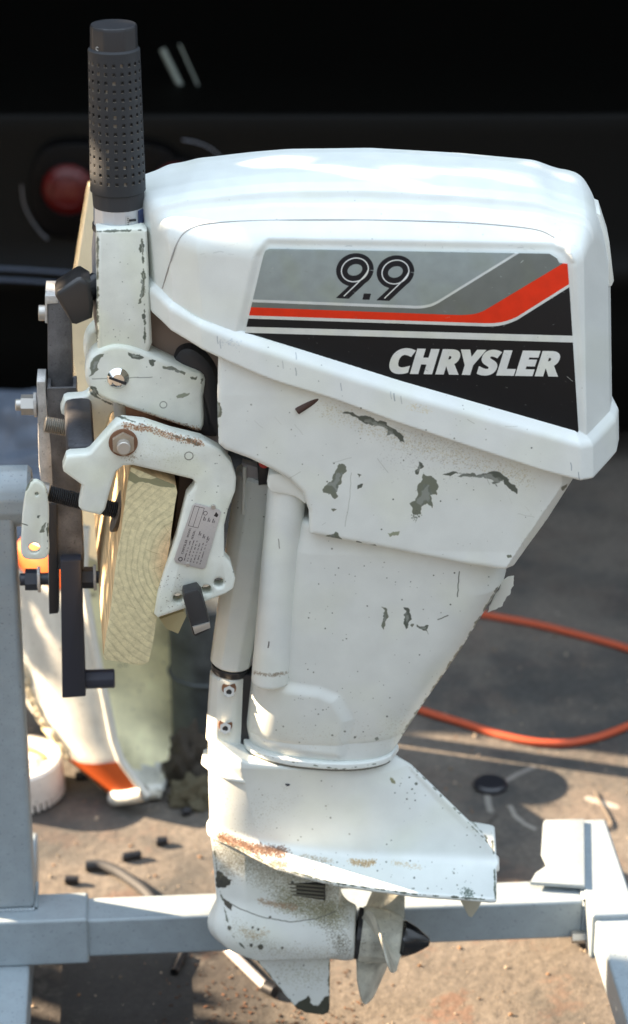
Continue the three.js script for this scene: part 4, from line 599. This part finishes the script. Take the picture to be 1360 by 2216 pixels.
// ------------------------------------------------------------------ motor stand
{
  const stand = group('motor_stand', 'pale blue grey steel tube stand on castors carrying the outboard motor', 'motor stand', S);
  const tubePaint = grained([0.28, 0.33, 0.36], 0.035, 0.45, 40, { clearcoat: 0.15, clearcoatRoughness: 0.4 }), sp = (n, g, m = tubePaint, parent = stand) => mesh(n, g.attributes.uv && m === tubePaint ? boxUV(g, 0.4) : g, m, parent);
  const zb = -0.105, sx = (px, py) => S.p(px, py, zb).x, sy = (px, py) => S.p(px, py, zb).y;
  const by0 = sy(700, 2052), by1 = sy(700, 1972), D = 0.05;
  const beam = sp('base_beam', boxGeo(sx(180, 2050), sx(1262, 2010), by0, by1, zb - D, zb, 0.004));
  sp('beam_sleeve', boxGeo(sx(-120, 2050), sx(192, 2030), by0 - 0.006, by1 + 0.005, zb - D - 0.005, zb + 0.005, 0.004));
  const pr = S.p(75, 1985, zb - 0.01).x; sp('post', boxGeo(pr - 0.085, pr, by1 + 0.0055, S.p(38, 1062, zb - 0.02).y, zb - D - 0.02, zb - 0.02, 0.006));
  const ta = S.p(-60, 1072, zb - 0.05), tb = S.p(70, 1072, zb - 0.05); sp('top_arm', rod(new V3(ta.x - 0.1, ta.y, zb - 0.05), new V3(tb.x, tb.y, zb - 0.05), 0.034, 0.034, 40));
  // right foot: sleeve across the beam with an inner leg reaching forward
  const onTop0 = -(() => { const q = onGround(1230, 1774, by1 + 0.006); return q.dot(S.n); })();
  const fx0 = sx(1266, 1990), fx1 = fx0 + 0.055;
  sp('foot_sleeve', boxGeo(fx0, fx1, by0 - 0.004, by1 + 0.006, -onTop0, zb + 0.04, 0.004));
  sp('foot', boxGeo(fx0 + 0.005, fx1 - 0.005, by0 + 0.003, by1 - 0.001, zb + 0.03, zb + 0.26, 0.004));
  const onTop = (px, py, h) => { const q = onGround(px, py, h); return [q.dot(S.ex), -q.dot(S.n)]; };
  sp('foot_plate', plateGeo([[1176, 1780], [1172, 1845], [1184, 1872], [1160, 1888], [1148, 1908], [1266, 1916], [1264, 1772], [1180, 1774]].map((q) => onTop(...q, by1 + 0.011)), 0, 0.005, 0.001).rotateX(-Math.PI / 2).translate(0, by1 + 0.006, 0));
  sp('foot_bolt', hexNut(new V3(fx0 - 0.016, by0 + 0.006, zb + 0.006), new V3(fx0 + 0.001, by0 + 0.006, zb + 0.006), 0.008), zinc);
  const bead = (a, b, n) => { const g = tube([a, a.clone().lerp(b, 0.5), b], 0.0026, n, 7), p = g.attributes.position; for (let i = 0; i < p.count; i++) { const k = Math.floor(i / 8), f = 1 + 0.25 * Math.sin(k * 1.5); const t = k / n, c = a.clone().lerp(b, t); p.setXYZ(i, c.x + (p.getX(i) - c.x) * f, c.y + (p.getY(i) - c.y) * f, c.z + (p.getZ(i) - c.z) * f); } g.computeVertexNormals(); return g; };
  sp('weld_bead', bead(new V3(pr - 0.085, by1 + 0.006, zb - 0.019), new V3(pr, by1 + 0.006, zb - 0.019), 90)); sp('weld_bead', bead(new V3(pr + 0.001, by1 + 0.006, zb - 0.02), new V3(pr + 0.001, by1 + 0.006, zb - 0.075), 60)); sp('weld_bead', bead(new V3(fx0 - 0.001, by1, zb + 0.001), new V3(fx0 - 0.001, by0, zb + 0.001), 60)); sp('weld_bead', bead(new V3(fx0 - 0.001, by1 + 0.001, zb), new V3(fx0 - 0.001, by1 + 0.001, zb - 0.05), 60));
  // left foot under the beam
  const lx = S.p(52, 2120, zb + 0.12).x; sp('foot', boxGeo(lx - 0.06, lx, by0 - 0.06, by0 - 0.0062, zb - 0.3, zb + 0.16, 0.004));
  sp('foot_end', boxGeo(lx - 0.065, lx + 0.002, by0 - 0.058, by0 - 0.03, zb + 0.1605, zb + 0.168, 0.002));
  for (const [x, y, z] of [[fx0 + 0.027, by0 + 0.0025, zb + 0.225], [fx0 + 0.027, by0 - 0.0045, -onTop0 + 0.03], [lx - 0.03, by0 - 0.061, zb + 0.1], [lx - 0.03, by0 - 0.061, zb - 0.25]]) { // castors
    const ca = new THREE.Group(); ca.name = 'castor'; stand.add(ca); const r = Math.min(0.03, (y - 0.004) / 2.3);
    mesh('castor_plate', boxGeo(x - 0.026, x + 0.026, y - 0.004, y - 0.0005, z - 0.026, z + 0.026, 0.001), zinc, ca);
    mesh('wheel', rod(new V3(x - 0.01, r, z), new V3(x + 0.01, r, z), r, r, 28), rubber, ca);
    for (const s of [-1, 1]) mesh('fork', boxGeo(x + s * 0.014 - 0.0015, x + s * 0.014 + 0.0015, r * 0.6, y - 0.0045, z - r * 0.5, z + r * 0.5, 0.001), zinc, ca);
  }
  // head: flat plates, square tube and bolts carrying the board
  const zh = -0.128, q = (pts, z) => S.poly(z, pts), barS = grained([0.1, 0.1, 0.105], 0.3, 0.55, 20, { metalness: 0.3 }), paleS = grained([0.42, 0.41, 0.39], 0.25, 0.6, 20);
  sp('upright_bar', boxUV(plateGeo(q([[103, 655], [152, 655], [158, 830], [158, 1228], [106, 1228]], zh), zh - 0.05, zh, 0.002), 0.3), barS);
  sp('bar_cap', plateGeo(q([[98, 640], [126, 640], [126, 656], [103, 658], [103, 700], [98, 698]], zh), zh - 0.05, zh + 0.001, 0.001), paleS);
  { const a = S.p(84, 677, zh - 0.02), b = S.p(102, 677, zh - 0.02); sp('bolt_head', rod(a, b, 0.0085), zinc); }
  const sq = q([[118, 840], [166, 838], [168, 1232], [120, 1232]], zh + 0.03), sbx = bounds(sq), wl = 0.004;
  for (const [x0, x1, z0, z1] of [[sbx[0], sbx[2], zh + 0.03 - wl, zh + 0.03], [sbx[0], sbx[2], zh - 0.005, zh - 0.005 + wl], [sbx[0], sbx[0] + wl, zh, zh + 0.0255], [sbx[2] - wl, sbx[2], zh, zh + 0.0255]]) sp('tube_wall', boxUV(boxGeo(x0, x1, sbx[1], sbx[3], z0, z1, 0.0012), 0.3), barS);
  sp('flat_plate', boxUV(plateGeo(q([[80, 826], [98, 826], [104, 900], [126, 1040], [128, 1326], [106, 1326], [104, 1190], [84, 1000]], zh + 0.03), zh - 0.01, zh + 0.03, 0.002), 0.3), paleS);
  sp('lower_bar', boxUV(plateGeo(q([[131, 1214], [176, 1212], [178, 1300], [186, 1508], [135, 1512]], zh + 0.045), zh + 0.005, zh + 0.045, 0.002), 0.3), std([0.022, 0.026, 0.04], 0.5));
  sp('dark_plate', plateGeo(q([[104, 1090], [124, 1090], [126, 1326], [107, 1328]], zh + 0.032), zh - 0.01, zh + 0.034, 0.001), std([0.02, 0.02, 0.022], 0.6));
  { const a = S.p(184, 1470, zh + 0.025), b = S.p(249, 1468, zh + 0.025); sp('support_pin', rod(a, new V3(b.x, a.y, a.z), 0.0108, 0.0108, 28), std([0.025, 0.03, 0.05], 0.45)); }
  for (const [x0, x1, py, r, m] of [[55, 82, 1254, 0.0125, std([0.02, 0.024, 0.035], 0.4)], [176, 203, 1250, 0.0125, std([0.02, 0.024, 0.035], 0.45)], [46, 74, 876, 0.0115, zinc]]) { const a = S.p(x0, py, zh + 0.02), b = S.p(x1, py, zh + 0.02); sp('nut', hexNut(a, b, r), m); sp('bolt', rod(new V3(a.x - 0.006, a.y, a.z), new V3(b.x + 0.02, a.y, a.z), r * 0.55), m); sp('washer', rod(new V3(b.x, b.y, b.z), new V3(b.x + 0.003, b.y, b.z), r * 1.15), paleS); }
}

// ------------------------------------------------------------------ things standing and lying behind the motor
{ // big spare cowl stood on its end: a channel-shaped shell open to the right, orange bands, raised letters
  const zC = [-0.6, -0.585], zL = [-0.71, -0.605], zR = [-0.86, -0.62];
  const C = [[186, 1140], [180, 1250], [205, 1400], [226, 1500], [246, 1600], [262, 1645], [318, 1722]];
  const L = [[66, 1150], [34, 1186], [24, 1330], [30, 1465], [62, 1530], [140, 1632], [262, 1735]];
  const Rr = [[398, 1340], [398, 1362], [396, 1410], [390, 1490], [384, 1580], [372, 1650], [344, 1716]];
  const at = (k, t) => { const i = Math.min(C.length - 2, Math.floor(k * (C.length - 1))), f = k * (C.length - 1) - i, mix = (P, z) => W0.p(lerp(P[i][0], P[i + 1][0], f), lerp(P[i][1], P[i + 1][1], f), lerp(z[0], z[1], k ** 4)), c = mix(C, zC), l = mix(L, zL), r = mix(Rr, zR); return t < 0.5 ? c.lerp(l, t * 2).add(new V3(-0.006, 0, 0.02).multiplyScalar(Math.sin(t * 2 * Math.PI) * (1 - k ** 6))) : l.lerp(r, (t - 0.5) * 2).add(new V3(0, 0, -0.03).multiplyScalar(Math.sin((t - 0.5) * 2 * Math.PI) * (1 - k ** 6))); };
  const shell = (k0, k1, t0, t1, off, nk = 40, nt = 24) => { const pos = [], idx = [], uv = []; for (let i = 0; i <= nk; i++) for (let j = 0; j <= nt; j++) { const k = lerp(k0, k1, i / nk), t = lerp(t0, t1, j / nt), p = at(k, t), e = 1e-3, du = at(Math.min(1, k + e), t).sub(at(Math.max(0, k - e), t)), dv = at(k, Math.min(1, t + e)).sub(at(k, Math.max(0, t - e))), n = du.cross(dv).normalize(); if (t < 0.5 ? n.x > 0 : n.z > 0) n.negate(); p.addScaledVector(n, off); pos.push(p.x, p.y, p.z); uv.push(t, k); } for (let i = 0; i < nk; i++) for (let j = 0; j < nt; j++) { const a = i * (nt + 1) + j, b = a + nt + 1; idx.push(a, b, b + 1, a, b + 1, a + 1); } const g = new THREE.BufferGeometry(); g.setAttribute('position', new THREE.Float32BufferAttribute(pos, 3)); g.setAttribute('uv', new THREE.Float32BufferAttribute(uv, 2)); g.setIndex(idx); g.computeVertexNormals(); return g; };
  const cowl = group('spare_cowl', 'large cream cowl with orange bands and raised letters stood on end behind the stand', 'engine cowl');
  const cream = grained([0.66, 0.66, 0.6], 0.1, 0.5, 14), inner = grained([0.78, 0.72, 0.46], 0.2, 0.7, 10), orange = std([0.62, 0.11, 0.02], 0.45);
  mesh('outer_shell', shell(0, 1, 0, 1, 0), cream, cowl); mesh('inner_lining', shell(0.005, 0.985, 0.02, 0.98, -0.004), inner, cowl);
  mesh('orange_band', shell(0.835, 0.995, 0.0, 0.48, 0.003, 10, 12), orange, cowl); mesh('orange_band', shell(0.06, 0.2, 0.1, 0.5, 0.003, 8, 12), orange, cowl);
  const rimC = [], rimR = []; for (let i = 0; i <= 40; i++) { rimC.push(at(i / 40, 0)); rimR.push(at(i / 40, 1)); }
  mesh('rim', tube(rimC, 0.006, 100, 8), cream, cowl); mesh('rim', tube(rimR, 0.006, 100, 8), cream, cowl); mesh('end_wall', tube([at(0.985, 0), at(0.985, 0.25), at(0.985, 0.5), at(0.985, 0.75), at(0.985, 1)], 0.012, 40, 10), cream, cowl);
  // raised letters along the lower left edge, weathered
  const lm = std([0.4, 0.36, 0.26], 0.6); for (let i = 0; i < 8; i++) { const k = 0.47 + 0.33 * i / 7, a = at(k, 0.4), b = at(k, 0.3), nrm = at(k + 0.01, 0.4).sub(at(k - 0.01, 0.4)).cross(b.clone().sub(a)).normalize(); if (nrm.z < 0) nrm.negate(); const g = new THREE.TorusGeometry(0.010, 0.0028, 8, 20, i % 3 === 1 ? 4.4 : i % 3 === 2 ? 3.3 : 6.28).scale(0.75, 1.25, 1).rotateZ(0.55).applyQuaternion(new THREE.Quaternion().setFromUnitVectors(new V3(0, 0, 1), nrm)).translate(a.x + nrm.x * 0.003, a.y, a.z + nrm.z * 0.003); mesh('raised_letter', g, lm, cowl); }
}
{ // tall cream board standing in the sun behind the tiller
  const z = -0.93, pts = W0.poly(z, [[191, 402], [226, 402], [236, 800], [236, 1640], [160, 1640], [157, 1180], [155, 1100], [158, 1000], [168, 900], [164, 830], [149, 745], [156, 620]]); pts.forEach((p) => { if (p[1] < 0.12) p[1] = 0; });
  thing('cream_board', boxUV(plateGeo(pts, z - 0.02, z, 0.002), 0.5), grained([0.72, 0.62, 0.42], 0.08, 0.6, 10), 'tall narrow cream board standing in the sun behind the tiller', 'board');
}
{ // white flywheel cover lying flat, notched round its edge
  const o = onGround(38, 1718), fw = group('flywheel', 'round white notched flywheel lying flat on the concrete beside the post', 'flywheel'); fw.position.set(o.x, 0, o.z); fw.rotation.z = 0.06;
  const white = grained([0.68, 0.64, 0.6], 0.15, 0.55, 10), r = 0.068;
  mesh('rim', toCreasedNormals(new THREE.LatheGeometry([[0, 0.052], [0.03, 0.052], [0.032, 0.046], [0.05, 0.046], [0.054, 0.058], [r - 0.003, 0.058], [r, 0.054], [r, 0.014], [r - 0.006, 0.01], [0, 0.01]].map((p) => new THREE.Vector2(...p)), 64), 0.5), white, fw);
  for (let i = 0; i < 44; i++) { const a = i / 44 * 6.2832; mesh('tooth', boxGeo(-0.0025, 0.0025, 0.002, 0.016, r - 0.005, r - 0.0005, 0.0006).rotateY(a), white, fw); }
  mesh('hub', rod(new V3(0, 0.046, 0), new V3(0, 0.06, 0), 0.014, 0.012), zinc, fw); const dl = []; for (let i = 0; i <= 12; i++) { const a = 0.2 + i * 0.09; dl.push(new V3(0.044 * Math.cos(a), 0.0495, -0.044 * Math.sin(a))); } mesh('rust_deposit', tube(dl, 0.0055, 30, 8).scale(1, 0.9, 1).translate(0, 0.0, 0), std([0.32, 0.16, 0.07], 0.9), fw);
}
{ // crumpled dark rag, grey can
  const rag = (px, py, sx, sy, sz, col, label, name) => { const o = onGround(px, py), g = new THREE.IcosahedronGeometry(1, 24), p = g.attributes.position; for (let i = 0; i < p.count; i++) { const x = p.getX(i), y = p.getY(i), z = p.getZ(i), r = 1 + 0.3 * n3(x * 1.3 + px, y * 1.3, z * 1.3) + 0.22 * Math.abs(n3(x * 2.6, y * 2.6 + px, z * 2.6)); p.setXYZ(i, x * r * sx, Math.max(-0.2, y * r) * sy, z * r * sz); } const gg = toCreasedNormals(g, 1.2); const m = thing(name, gg, std(col, 0.95), label, 'rag'); m.position.set(o.x, sy * 0.2 + 0.001, o.z); };
  rag(412, 1690, 0.027, 0.062, 0.03, [0.05, 0.042, 0.032], 'crumpled dark brown rag heaped against the spare cowl', 'oily_rag'); rag(424, 1736, 0.03, 0.03, 0.022, [0.09, 0.08, 0.05], 'small olive rag lying in front of the dark rag', 'oily_rag');
  const o = onGround(445, 1630); const can = group('metal_can', 'tall grey galvanised can standing behind the board', 'can'); can.position.set(o.x, 0, o.z - 0.05); const gal = grained([0.07, 0.08, 0.085], 0.35, 0.6, 12, { metalness: 0.3 });
  mesh('can_wall', boxUV(new THREE.CylinderGeometry(0.052, 0.05, 0.22, 40, 1, true).translate(0, 0.11, 0), 0.3), gal, can); mesh('can_lid', rod(new V3(0, 0.218, 0), new V3(0, 0.226, 0), 0.054), gal, can); for (const y of [0.004, 0.11]) mesh('can_band', new THREE.TorusGeometry(0.0525, 0.0025, 8, 48).rotateX(Math.PI / 2).translate(0, y, 0), gal, can);
}
{ // orange cord, hose, scraps
  const G = (px, py, h = 0.005) => { const q = onGround(px, py); q.y = h; return q; };
  thing('extension_cord', tube([[700, 1270], [860, 1300], [1050, 1338], [1150, 1356], [1240, 1378], [1360, 1412], [1440, 1450], [1470, 1500], [1430, 1545], [1360, 1578], [1290, 1604], [1220, 1616], [1160, 1614], [1090, 1600], [1000, 1572], [915, 1546], [800, 1500], [700, 1470]].map((q) => G(...q, 0.0058)), 0.0056, 240, 12), std([0.46, 0.075, 0.025], 0.5), 'orange rubber cord looping over the shaded concrete', 'cord');
  thing('black_hose', tube([[186, 1884], [215, 1882], [250, 1894], [285, 1916], [320, 1944], [352, 1990]].map((q) => G(...q, 0.0075)), 0.0072, 60, 12), rubber, 'short curved black rubber hose on the sunlit concrete', 'hose');
  thing('hose_offcut', tube([[398, 2070], [388, 2090], [378, 2112]].map((q) => G(...q, 0.0055)), 0.005, 20, 10), black, 'thin black hose offcut under the base beam', 'hose');
  thing('metal_rod', rod(G(488, 2058, 0.006), G(582, 2150, 0.006), 0.006, 0.006), std([0.5, 0.47, 0.46], 0.45, { metalness: 0.3 }), 'pale grey rod lying on the ground in front of the beam', 'rod');
  thing('black_bung', rod(G(572, 2146, 0.008), G(596, 2158, 0.008), 0.0075), black, 'black rubber bung at the end of the pale rod', 'bung');
  [[285, 1860, 'short black rubber plug lying on its side near the curved hose', 0.013], [156, 1912, 'small black plug in the shade beside the post', 0.009], [350, 1828, 'little black crumb of rubber on the bright concrete', 0.008], [404, 1764, 'tiny black pellet below the olive rag', 0.006], [178, 1686, 'black cap beside the notched flywheel', 0.009]].forEach(([px, py, label, l], i) => { const o = G(px, py, 0.0062), a = rr(-0.4, 0.4); thing('rubber_scrap', rod(new V3(-l * Math.cos(a), 0, l * Math.sin(a)), new V3(l * Math.cos(a), 0, -l * Math.sin(a)), 0.006, 0.0055), std([0.015, 0.015, 0.018], 0.55), label, 'rubber scrap', 'black scraps on the concrete').position.copy(o); });
  { const o = G(1062, 1703, 0.003); const m = thing('oil_cap', toCreasedNormals(new THREE.LatheGeometry([[0, 0.006], [0.02, 0.006], [0.024, 0.003], [0.024, -0.002], [0, -0.002]].map((p) => new THREE.Vector2(...p)), 36), 0.5), std([0.02, 0.02, 0.024], 0.35), 'flat black round cap lying on the shaded concrete', 'cap'); m.position.copy(o); }
  thing('bent_wire', tube([[1288, 1718], [1306, 1750], [1324, 1786], [1322, 1792], [1300, 1799], [1278, 1806]].map((q) => G(...q, 0.0025)), 0.0016, 60, 8), std([0.12, 0.1, 0.08], 0.6), 'thin bent wire on the sunlit concrete behind the foot', 'wire');
  // loose grit on the apron
  const gg = new THREE.IcosahedronGeometry(1, 0), gm = std([0.3, 0.25, 0.19], 0.95), inst = new THREE.InstancedMesh(gg, gm, 1600), m4 = new THREE.Matrix4(), col = new THREE.Color(); for (let i = 0; i < 1600; i++) { const s = 0.0006 + 0.0022 * rnd() ** 4; m4.compose(new V3(rr(-0.6, 0.7), s * 0.5, rr(-1.2, 0.2)), new THREE.Quaternion().setFromEuler(new THREE.Euler(rr(0, 6), rr(0, 6), rr(0, 6))), new V3(s * rr(0.7, 1.6), s, s * rr(0.7, 1.6))); inst.setMatrixAt(i, m4); inst.setColorAt(i, col.setRGB(...[[1, 1, 1], [0.5, 0.45, 0.4], [1.6, 1.5, 1.4], [0.8, 0.55, 0.4]][i % 4])); }
  const chipsN = 200, ci = new THREE.InstancedMesh(new THREE.BoxGeometry(1, 1, 1), std([0.1, 0.05, 0.028], 0.9), chipsN); for (let i = 0; i < chipsN; i++) { const o = onGround(rr(400, 800) + 60 * rr(-1, 1), 2230 - 170 * rnd() ** 1.5); m4.compose(new V3(o.x, 0.0012, o.z), new THREE.Quaternion().setFromEuler(new THREE.Euler(rr(-0.3, 0.3), rr(0, 6.3), rr(-0.3, 0.3))), new V3(rr(0.0015, 0.006), 0.001, rr(0.0008, 0.002))); ci.setMatrixAt(i, m4); ci.setColorAt(i, col.setRGB(...[[1, 1, 1], [0.5, 0.5, 0.5], [1.7, 1.5, 1.3]][i % 3])); } ci.name = 'bark_chips'; ci.userData = { label: 'reddish bark chips strewn on the concrete below the motor', category: 'bark chips', kind: 'stuff' }; shadows(ci); scene.add(ci);
  inst.name = 'grit'; inst.userData = { label: 'loose grit scattered over the concrete', category: 'grit', kind: 'stuff' }; shadows(inst); scene.add(inst);
}
{ // crumpled blue-grey tarpaulin at the left
  const g = new THREE.PlaneGeometry(0.5, 0.34, 120, 100), p = g.attributes.position; for (let i = 0; i < p.count; i++) { const x = p.getX(i), y = p.getY(i); p.setZ(i, 0.022 * n2(x * 6, y * 9) + 0.016 * Math.abs(n2(x * 10 + 4, y * 14))); } g.rotateX(-0.75); g.computeVertexNormals(); const o = W0.p(-60, 935, -1.38); g.translate(o.x, 0.155, o.z); for (let i = 0; i < p.count; i++) if (p.getY(i) < 0.002) p.setY(i, 0.002);
  thing('tarpaulin', g, std([0.12, 0.15, 0.2], 0.6, { side: THREE.DoubleSide }), 'crumpled blue grey tarpaulin behind the stand post', 'tarpaulin');
}
{ // dark car parked nose-in inside the garage
  const zc = -1.78, car = group('parked_car', 'dark car with round red tail light parked inside the garage', 'car');
  const body = std([0.003, 0.003, 0.0025], 0.5, { specularIntensity: 0.3 }), bodyD = std([0.0015, 0.0015, 0.002], 0.4, { specularIntensity: 0.3 }), q = (px, py, z = zc) => W0.p(px, py, z);
  // rear end as one lofted shell: profile in y-z swept across x, rounded at the corners
  const prof2 = [[0.03, -0.12], [0.1, 0.0], [0.26, 0.0], [q(0, 625).y, 0.02], [q(0, 600).y, 0.035], [q(0, 575).y, 0.02], [q(0, 520).y, 0.0], [q(0, 300).y, -0.02], [q(0, 262).y, -0.01], [q(0, 250).y, -0.03], [q(0, 200).y, -0.2], [q(0, 160).y, -0.55], [q(0, 60).y + 0.25, -0.95], [1.32, -1.4], [1.34, -3.2]];
  const pos = [], idx = [], nx = 60; for (let i = 0; i <= nx; i++) { const t = i / nx * 2 - 1, x = -0.12 + t * 0.98, c = 1 - Math.pow(Math.abs(t), 10); prof2.forEach(([y, z]) => pos.push(x, lerp(0.5, y, 0.75 + 0.25 * c), zc + z - 0.35 * Math.pow(Math.abs(t), 9))); } const m = prof2.length; for (let i = 0; i < nx; i++) for (let j = 0; j < m - 1; j++) { const a = i * m + j, b = a + m; idx.push(a, b, b + 1, a, b + 1, a + 1); } const g = new THREE.BufferGeometry(); g.setAttribute('position', new THREE.Float32BufferAttribute(pos, 3)); g.setIndex(idx); g.computeVertexNormals();
  mesh('body', g, body, car);
  const lampAt = q(150, 405), l2 = q(385, 402);
  mesh('lamp_panel', plateGeo(spline([[-0.075, -0.06], [-0.05, -0.085], [0.08, -0.09], [0.21, -0.085], [0.25, -0.03], [0.24, 0.05], [0.2, 0.075], [0.08, 0.08], [-0.04, 0.075], [-0.075, 0.04]].map(([a, b]) => [lampAt.x + a * 0.8, lampAt.y + b]), true, 6), zc - 0.03, zc + 0.012, 0.006), bodyD, car);
  const red = std([0.085, 0.002, 0.0015], 0.4);
  for (const c of [lampAt, l2]) { const lamp = mesh('tail_light', toCreasedNormals(new THREE.LatheGeometry([[0, 0.02], [0.02, 0.018], [0.038, 0.01], [0.046, 0], [0.046, -0.02]].map((p) => new THREE.Vector2(...p)), 40).rotateX(Math.PI / 2), 0.5), red, car); lamp.position.set(c.x, c.y, zc + 0.014); mesh('bezel', new THREE.TorusGeometry(0.049, 0.004, 8, 48), bodyD, lamp); mesh('lens_ring', new THREE.TorusGeometry(0.026, 0.0018, 8, 40).translate(0, 0, 0.017), red, lamp); }
  const trim = std([0.22, 0.24, 0.28], 0.3, { metalness: 0.8 });
  mesh('chrome_trim', tube([[47, 400], [52, 440], [66, 472], [90, 505], [104, 518]].map((k) => q(...k, zc + 0.02)), 0.0015, 40, 8), trim, car); mesh('chrome_trim', tube([[395, 303], [425, 308], [450, 318], [470, 332], [486, 350]].map((k) => q(...k, zc + 0.02)), 0.0014, 40, 8), trim, car);
  for (const py of [582, 606]) mesh('bumper_strip', tube([[-120, py - 6], [60, py + 2], [220, py + 14], [400, py + 26]].map((k) => q(...k, zc + 0.04)), 0.0035, 40, 8), std([0.06, 0.08, 0.12], 0.25), car);
  for (const [a, b, r] of [[[352, 106], [404, 212], 0.006], [[389, 96], [434, 196], 0.002]]) mesh('pale_rod', rod(q(...a, zc - 0.15), q(...b, zc - 0.12), r), std([0.2, 0.23, 0.2], 0.35), car);  // two pale rods for the streaks across the rear window
}
// ------------------------------------------------------------------ unseen tree, its leaves laid out round traced sun patches to dapple the sun
{
  const lit = [ // sunlit patches, traced on the ground
    [[75, 1800], [200, 1798], [250, 1775], [276, 1736], [300, 1760], [340, 1800], [400, 1822], [470, 1840], [470, 1990], [75, 1935]],
    [[560, 2058], [1345, 2030], [1345, 2130], [1330, 2160], [1200, 2168], [1100, 2180], [1000, 2190], [830, 2185], [620, 2190], [600, 2150]],
    [[1150, 1640], [1240, 1650], [1400, 1650], [1400, 1890], [1300, 1890], [1275, 1830], [1285, 1790], [1293, 1745], [1270, 1700]],
    [[-40, 1640], [60, 1640], [120, 1690], [120, 1740], [40, 1780], [-40, 1780]],
  ].map((p) => polySD(p.map((q) => { const o = onGround(...q); return [o.x, o.z]; })));
  const spots = [[W0.p(462, 1515, 0.02), 0.05], [W0.p(545, 1560, 0.03), 0.045], [W0.p(570, 1860, 0.05), 0.035], [W0.p(650, 1885, 0.06), 0.04], [W0.p(760, 1912, 0.07), 0.04], [W0.p(900, 1935, 0.075), 0.035], ...[410, 470, 530, 600, 670, 740, 800, 860, 1060, 1120, 1170].map((y) => [W0.p(172, y, -0.93), 0.06]), [W0.p(75, 1187, -0.65), 0.05], ...[[1190, 1800], [1230, 1800], [1190, 1850], [1235, 1850], [1180, 1895], [1240, 1895], [1290, 1930], [1310, 1970]].map((q) => [onGround(...q, 0.165), 0.07]), [W0.p(1050, 1830, 0), 0.03], ...[120, 170, 230, 290, 350, 410, 470, 900, 960, 1020, 1080, 1140, 1200, 1250].map((x) => [S.p(x, x < 500 ? 1962 : 1940, -0.13).applyMatrix4(S.matrix), 0.045])].map(([p, r]) => { const g = p.clone().addScaledVector(sunDir, -p.y / sunDir.y); return [g.x, g.z, r]; });
  const open = (x, z) => lit.some((f) => f(x, z) < 0.04), isLit = (x, z) => spots.some(([a, b, r]) => Math.hypot((x - a) * 0.42, z - b) < r + 0.012) || open(x, z) || open(x - 0.07, z) || open(x + 0.07, z);
  const pos = [], nrm = [], idx = []; const leaf = (c, s) => { const q = new THREE.Quaternion().setFromEuler(new THREE.Euler(rr(-1.5, 1.5), rr(0, 6.28), rr(-1.5, 1.5))), o = pos.length / 3; for (const [a, b, h] of [[-1, 0, 0], [-0.3, 0.5, 0.1], [0.5, 0.35, 0.08], [1, 0, -0.1], [0.5, -0.35, 0.08], [-0.3, -0.5, 0.1]]) { const v = new V3(a * s, h * s, b * s).applyQuaternion(q).add(c); pos.push(v.x, v.y, v.z); } idx.push(o, o + 1, o + 5, o + 1, o + 2, o + 4, o + 1, o + 4, o + 5, o + 2, o + 3, o + 4); };
  for (let gx = -1.0; gx < 3.8; gx += 0.075) for (let gz = -1.5; gz < 1.9; gz += 0.04) { const x = gx + rr(-0.035, 0.035), z = gz + rr(-0.02, 0.02); if (isLit(x, z)) continue; for (let k = 0; k < 8; k++) leaf(new V3(x, 0, z).addScaledVector(sunDir, (x + 3.5 + rr(-0.5, 0.5)) / -sunDir.x), 0.036); }
  const tree = group('shade_tree', 'unseen leafy tree left of the apron, its leaves laid out to shade the motor', 'tree');
  const lg = new THREE.BufferGeometry(); lg.setAttribute('position', new THREE.Float32BufferAttribute(pos, 3)); lg.setIndex(idx); lg.computeVertexNormals();
  mesh('crown', lg, std([0.06, 0.1, 0.03], 0.7, { side: THREE.DoubleSide }), tree);
  const bark = std([0.09, 0.07, 0.05], 0.9), T = [new V3(-3.9, 0, -1.0), new V3(-3.85, 0.9, -1.05), new V3(-3.75, 1.8, -1.0), new V3(-3.6, 2.6, -0.9), new V3(-3.5, 3.3, -0.8)];
  mesh('trunk', tube(T, 0.07, 60, 14), bark, tree); for (const [a, b] of [[T[3], new V3(-3.5, 3.2, -0.1)], [T[3], new V3(-3.5, 3.3, -1.7)]]) mesh('limb', rod(a, b, 0.04, 0.015), bark, tree);
}

renderer.render(scene, camera);
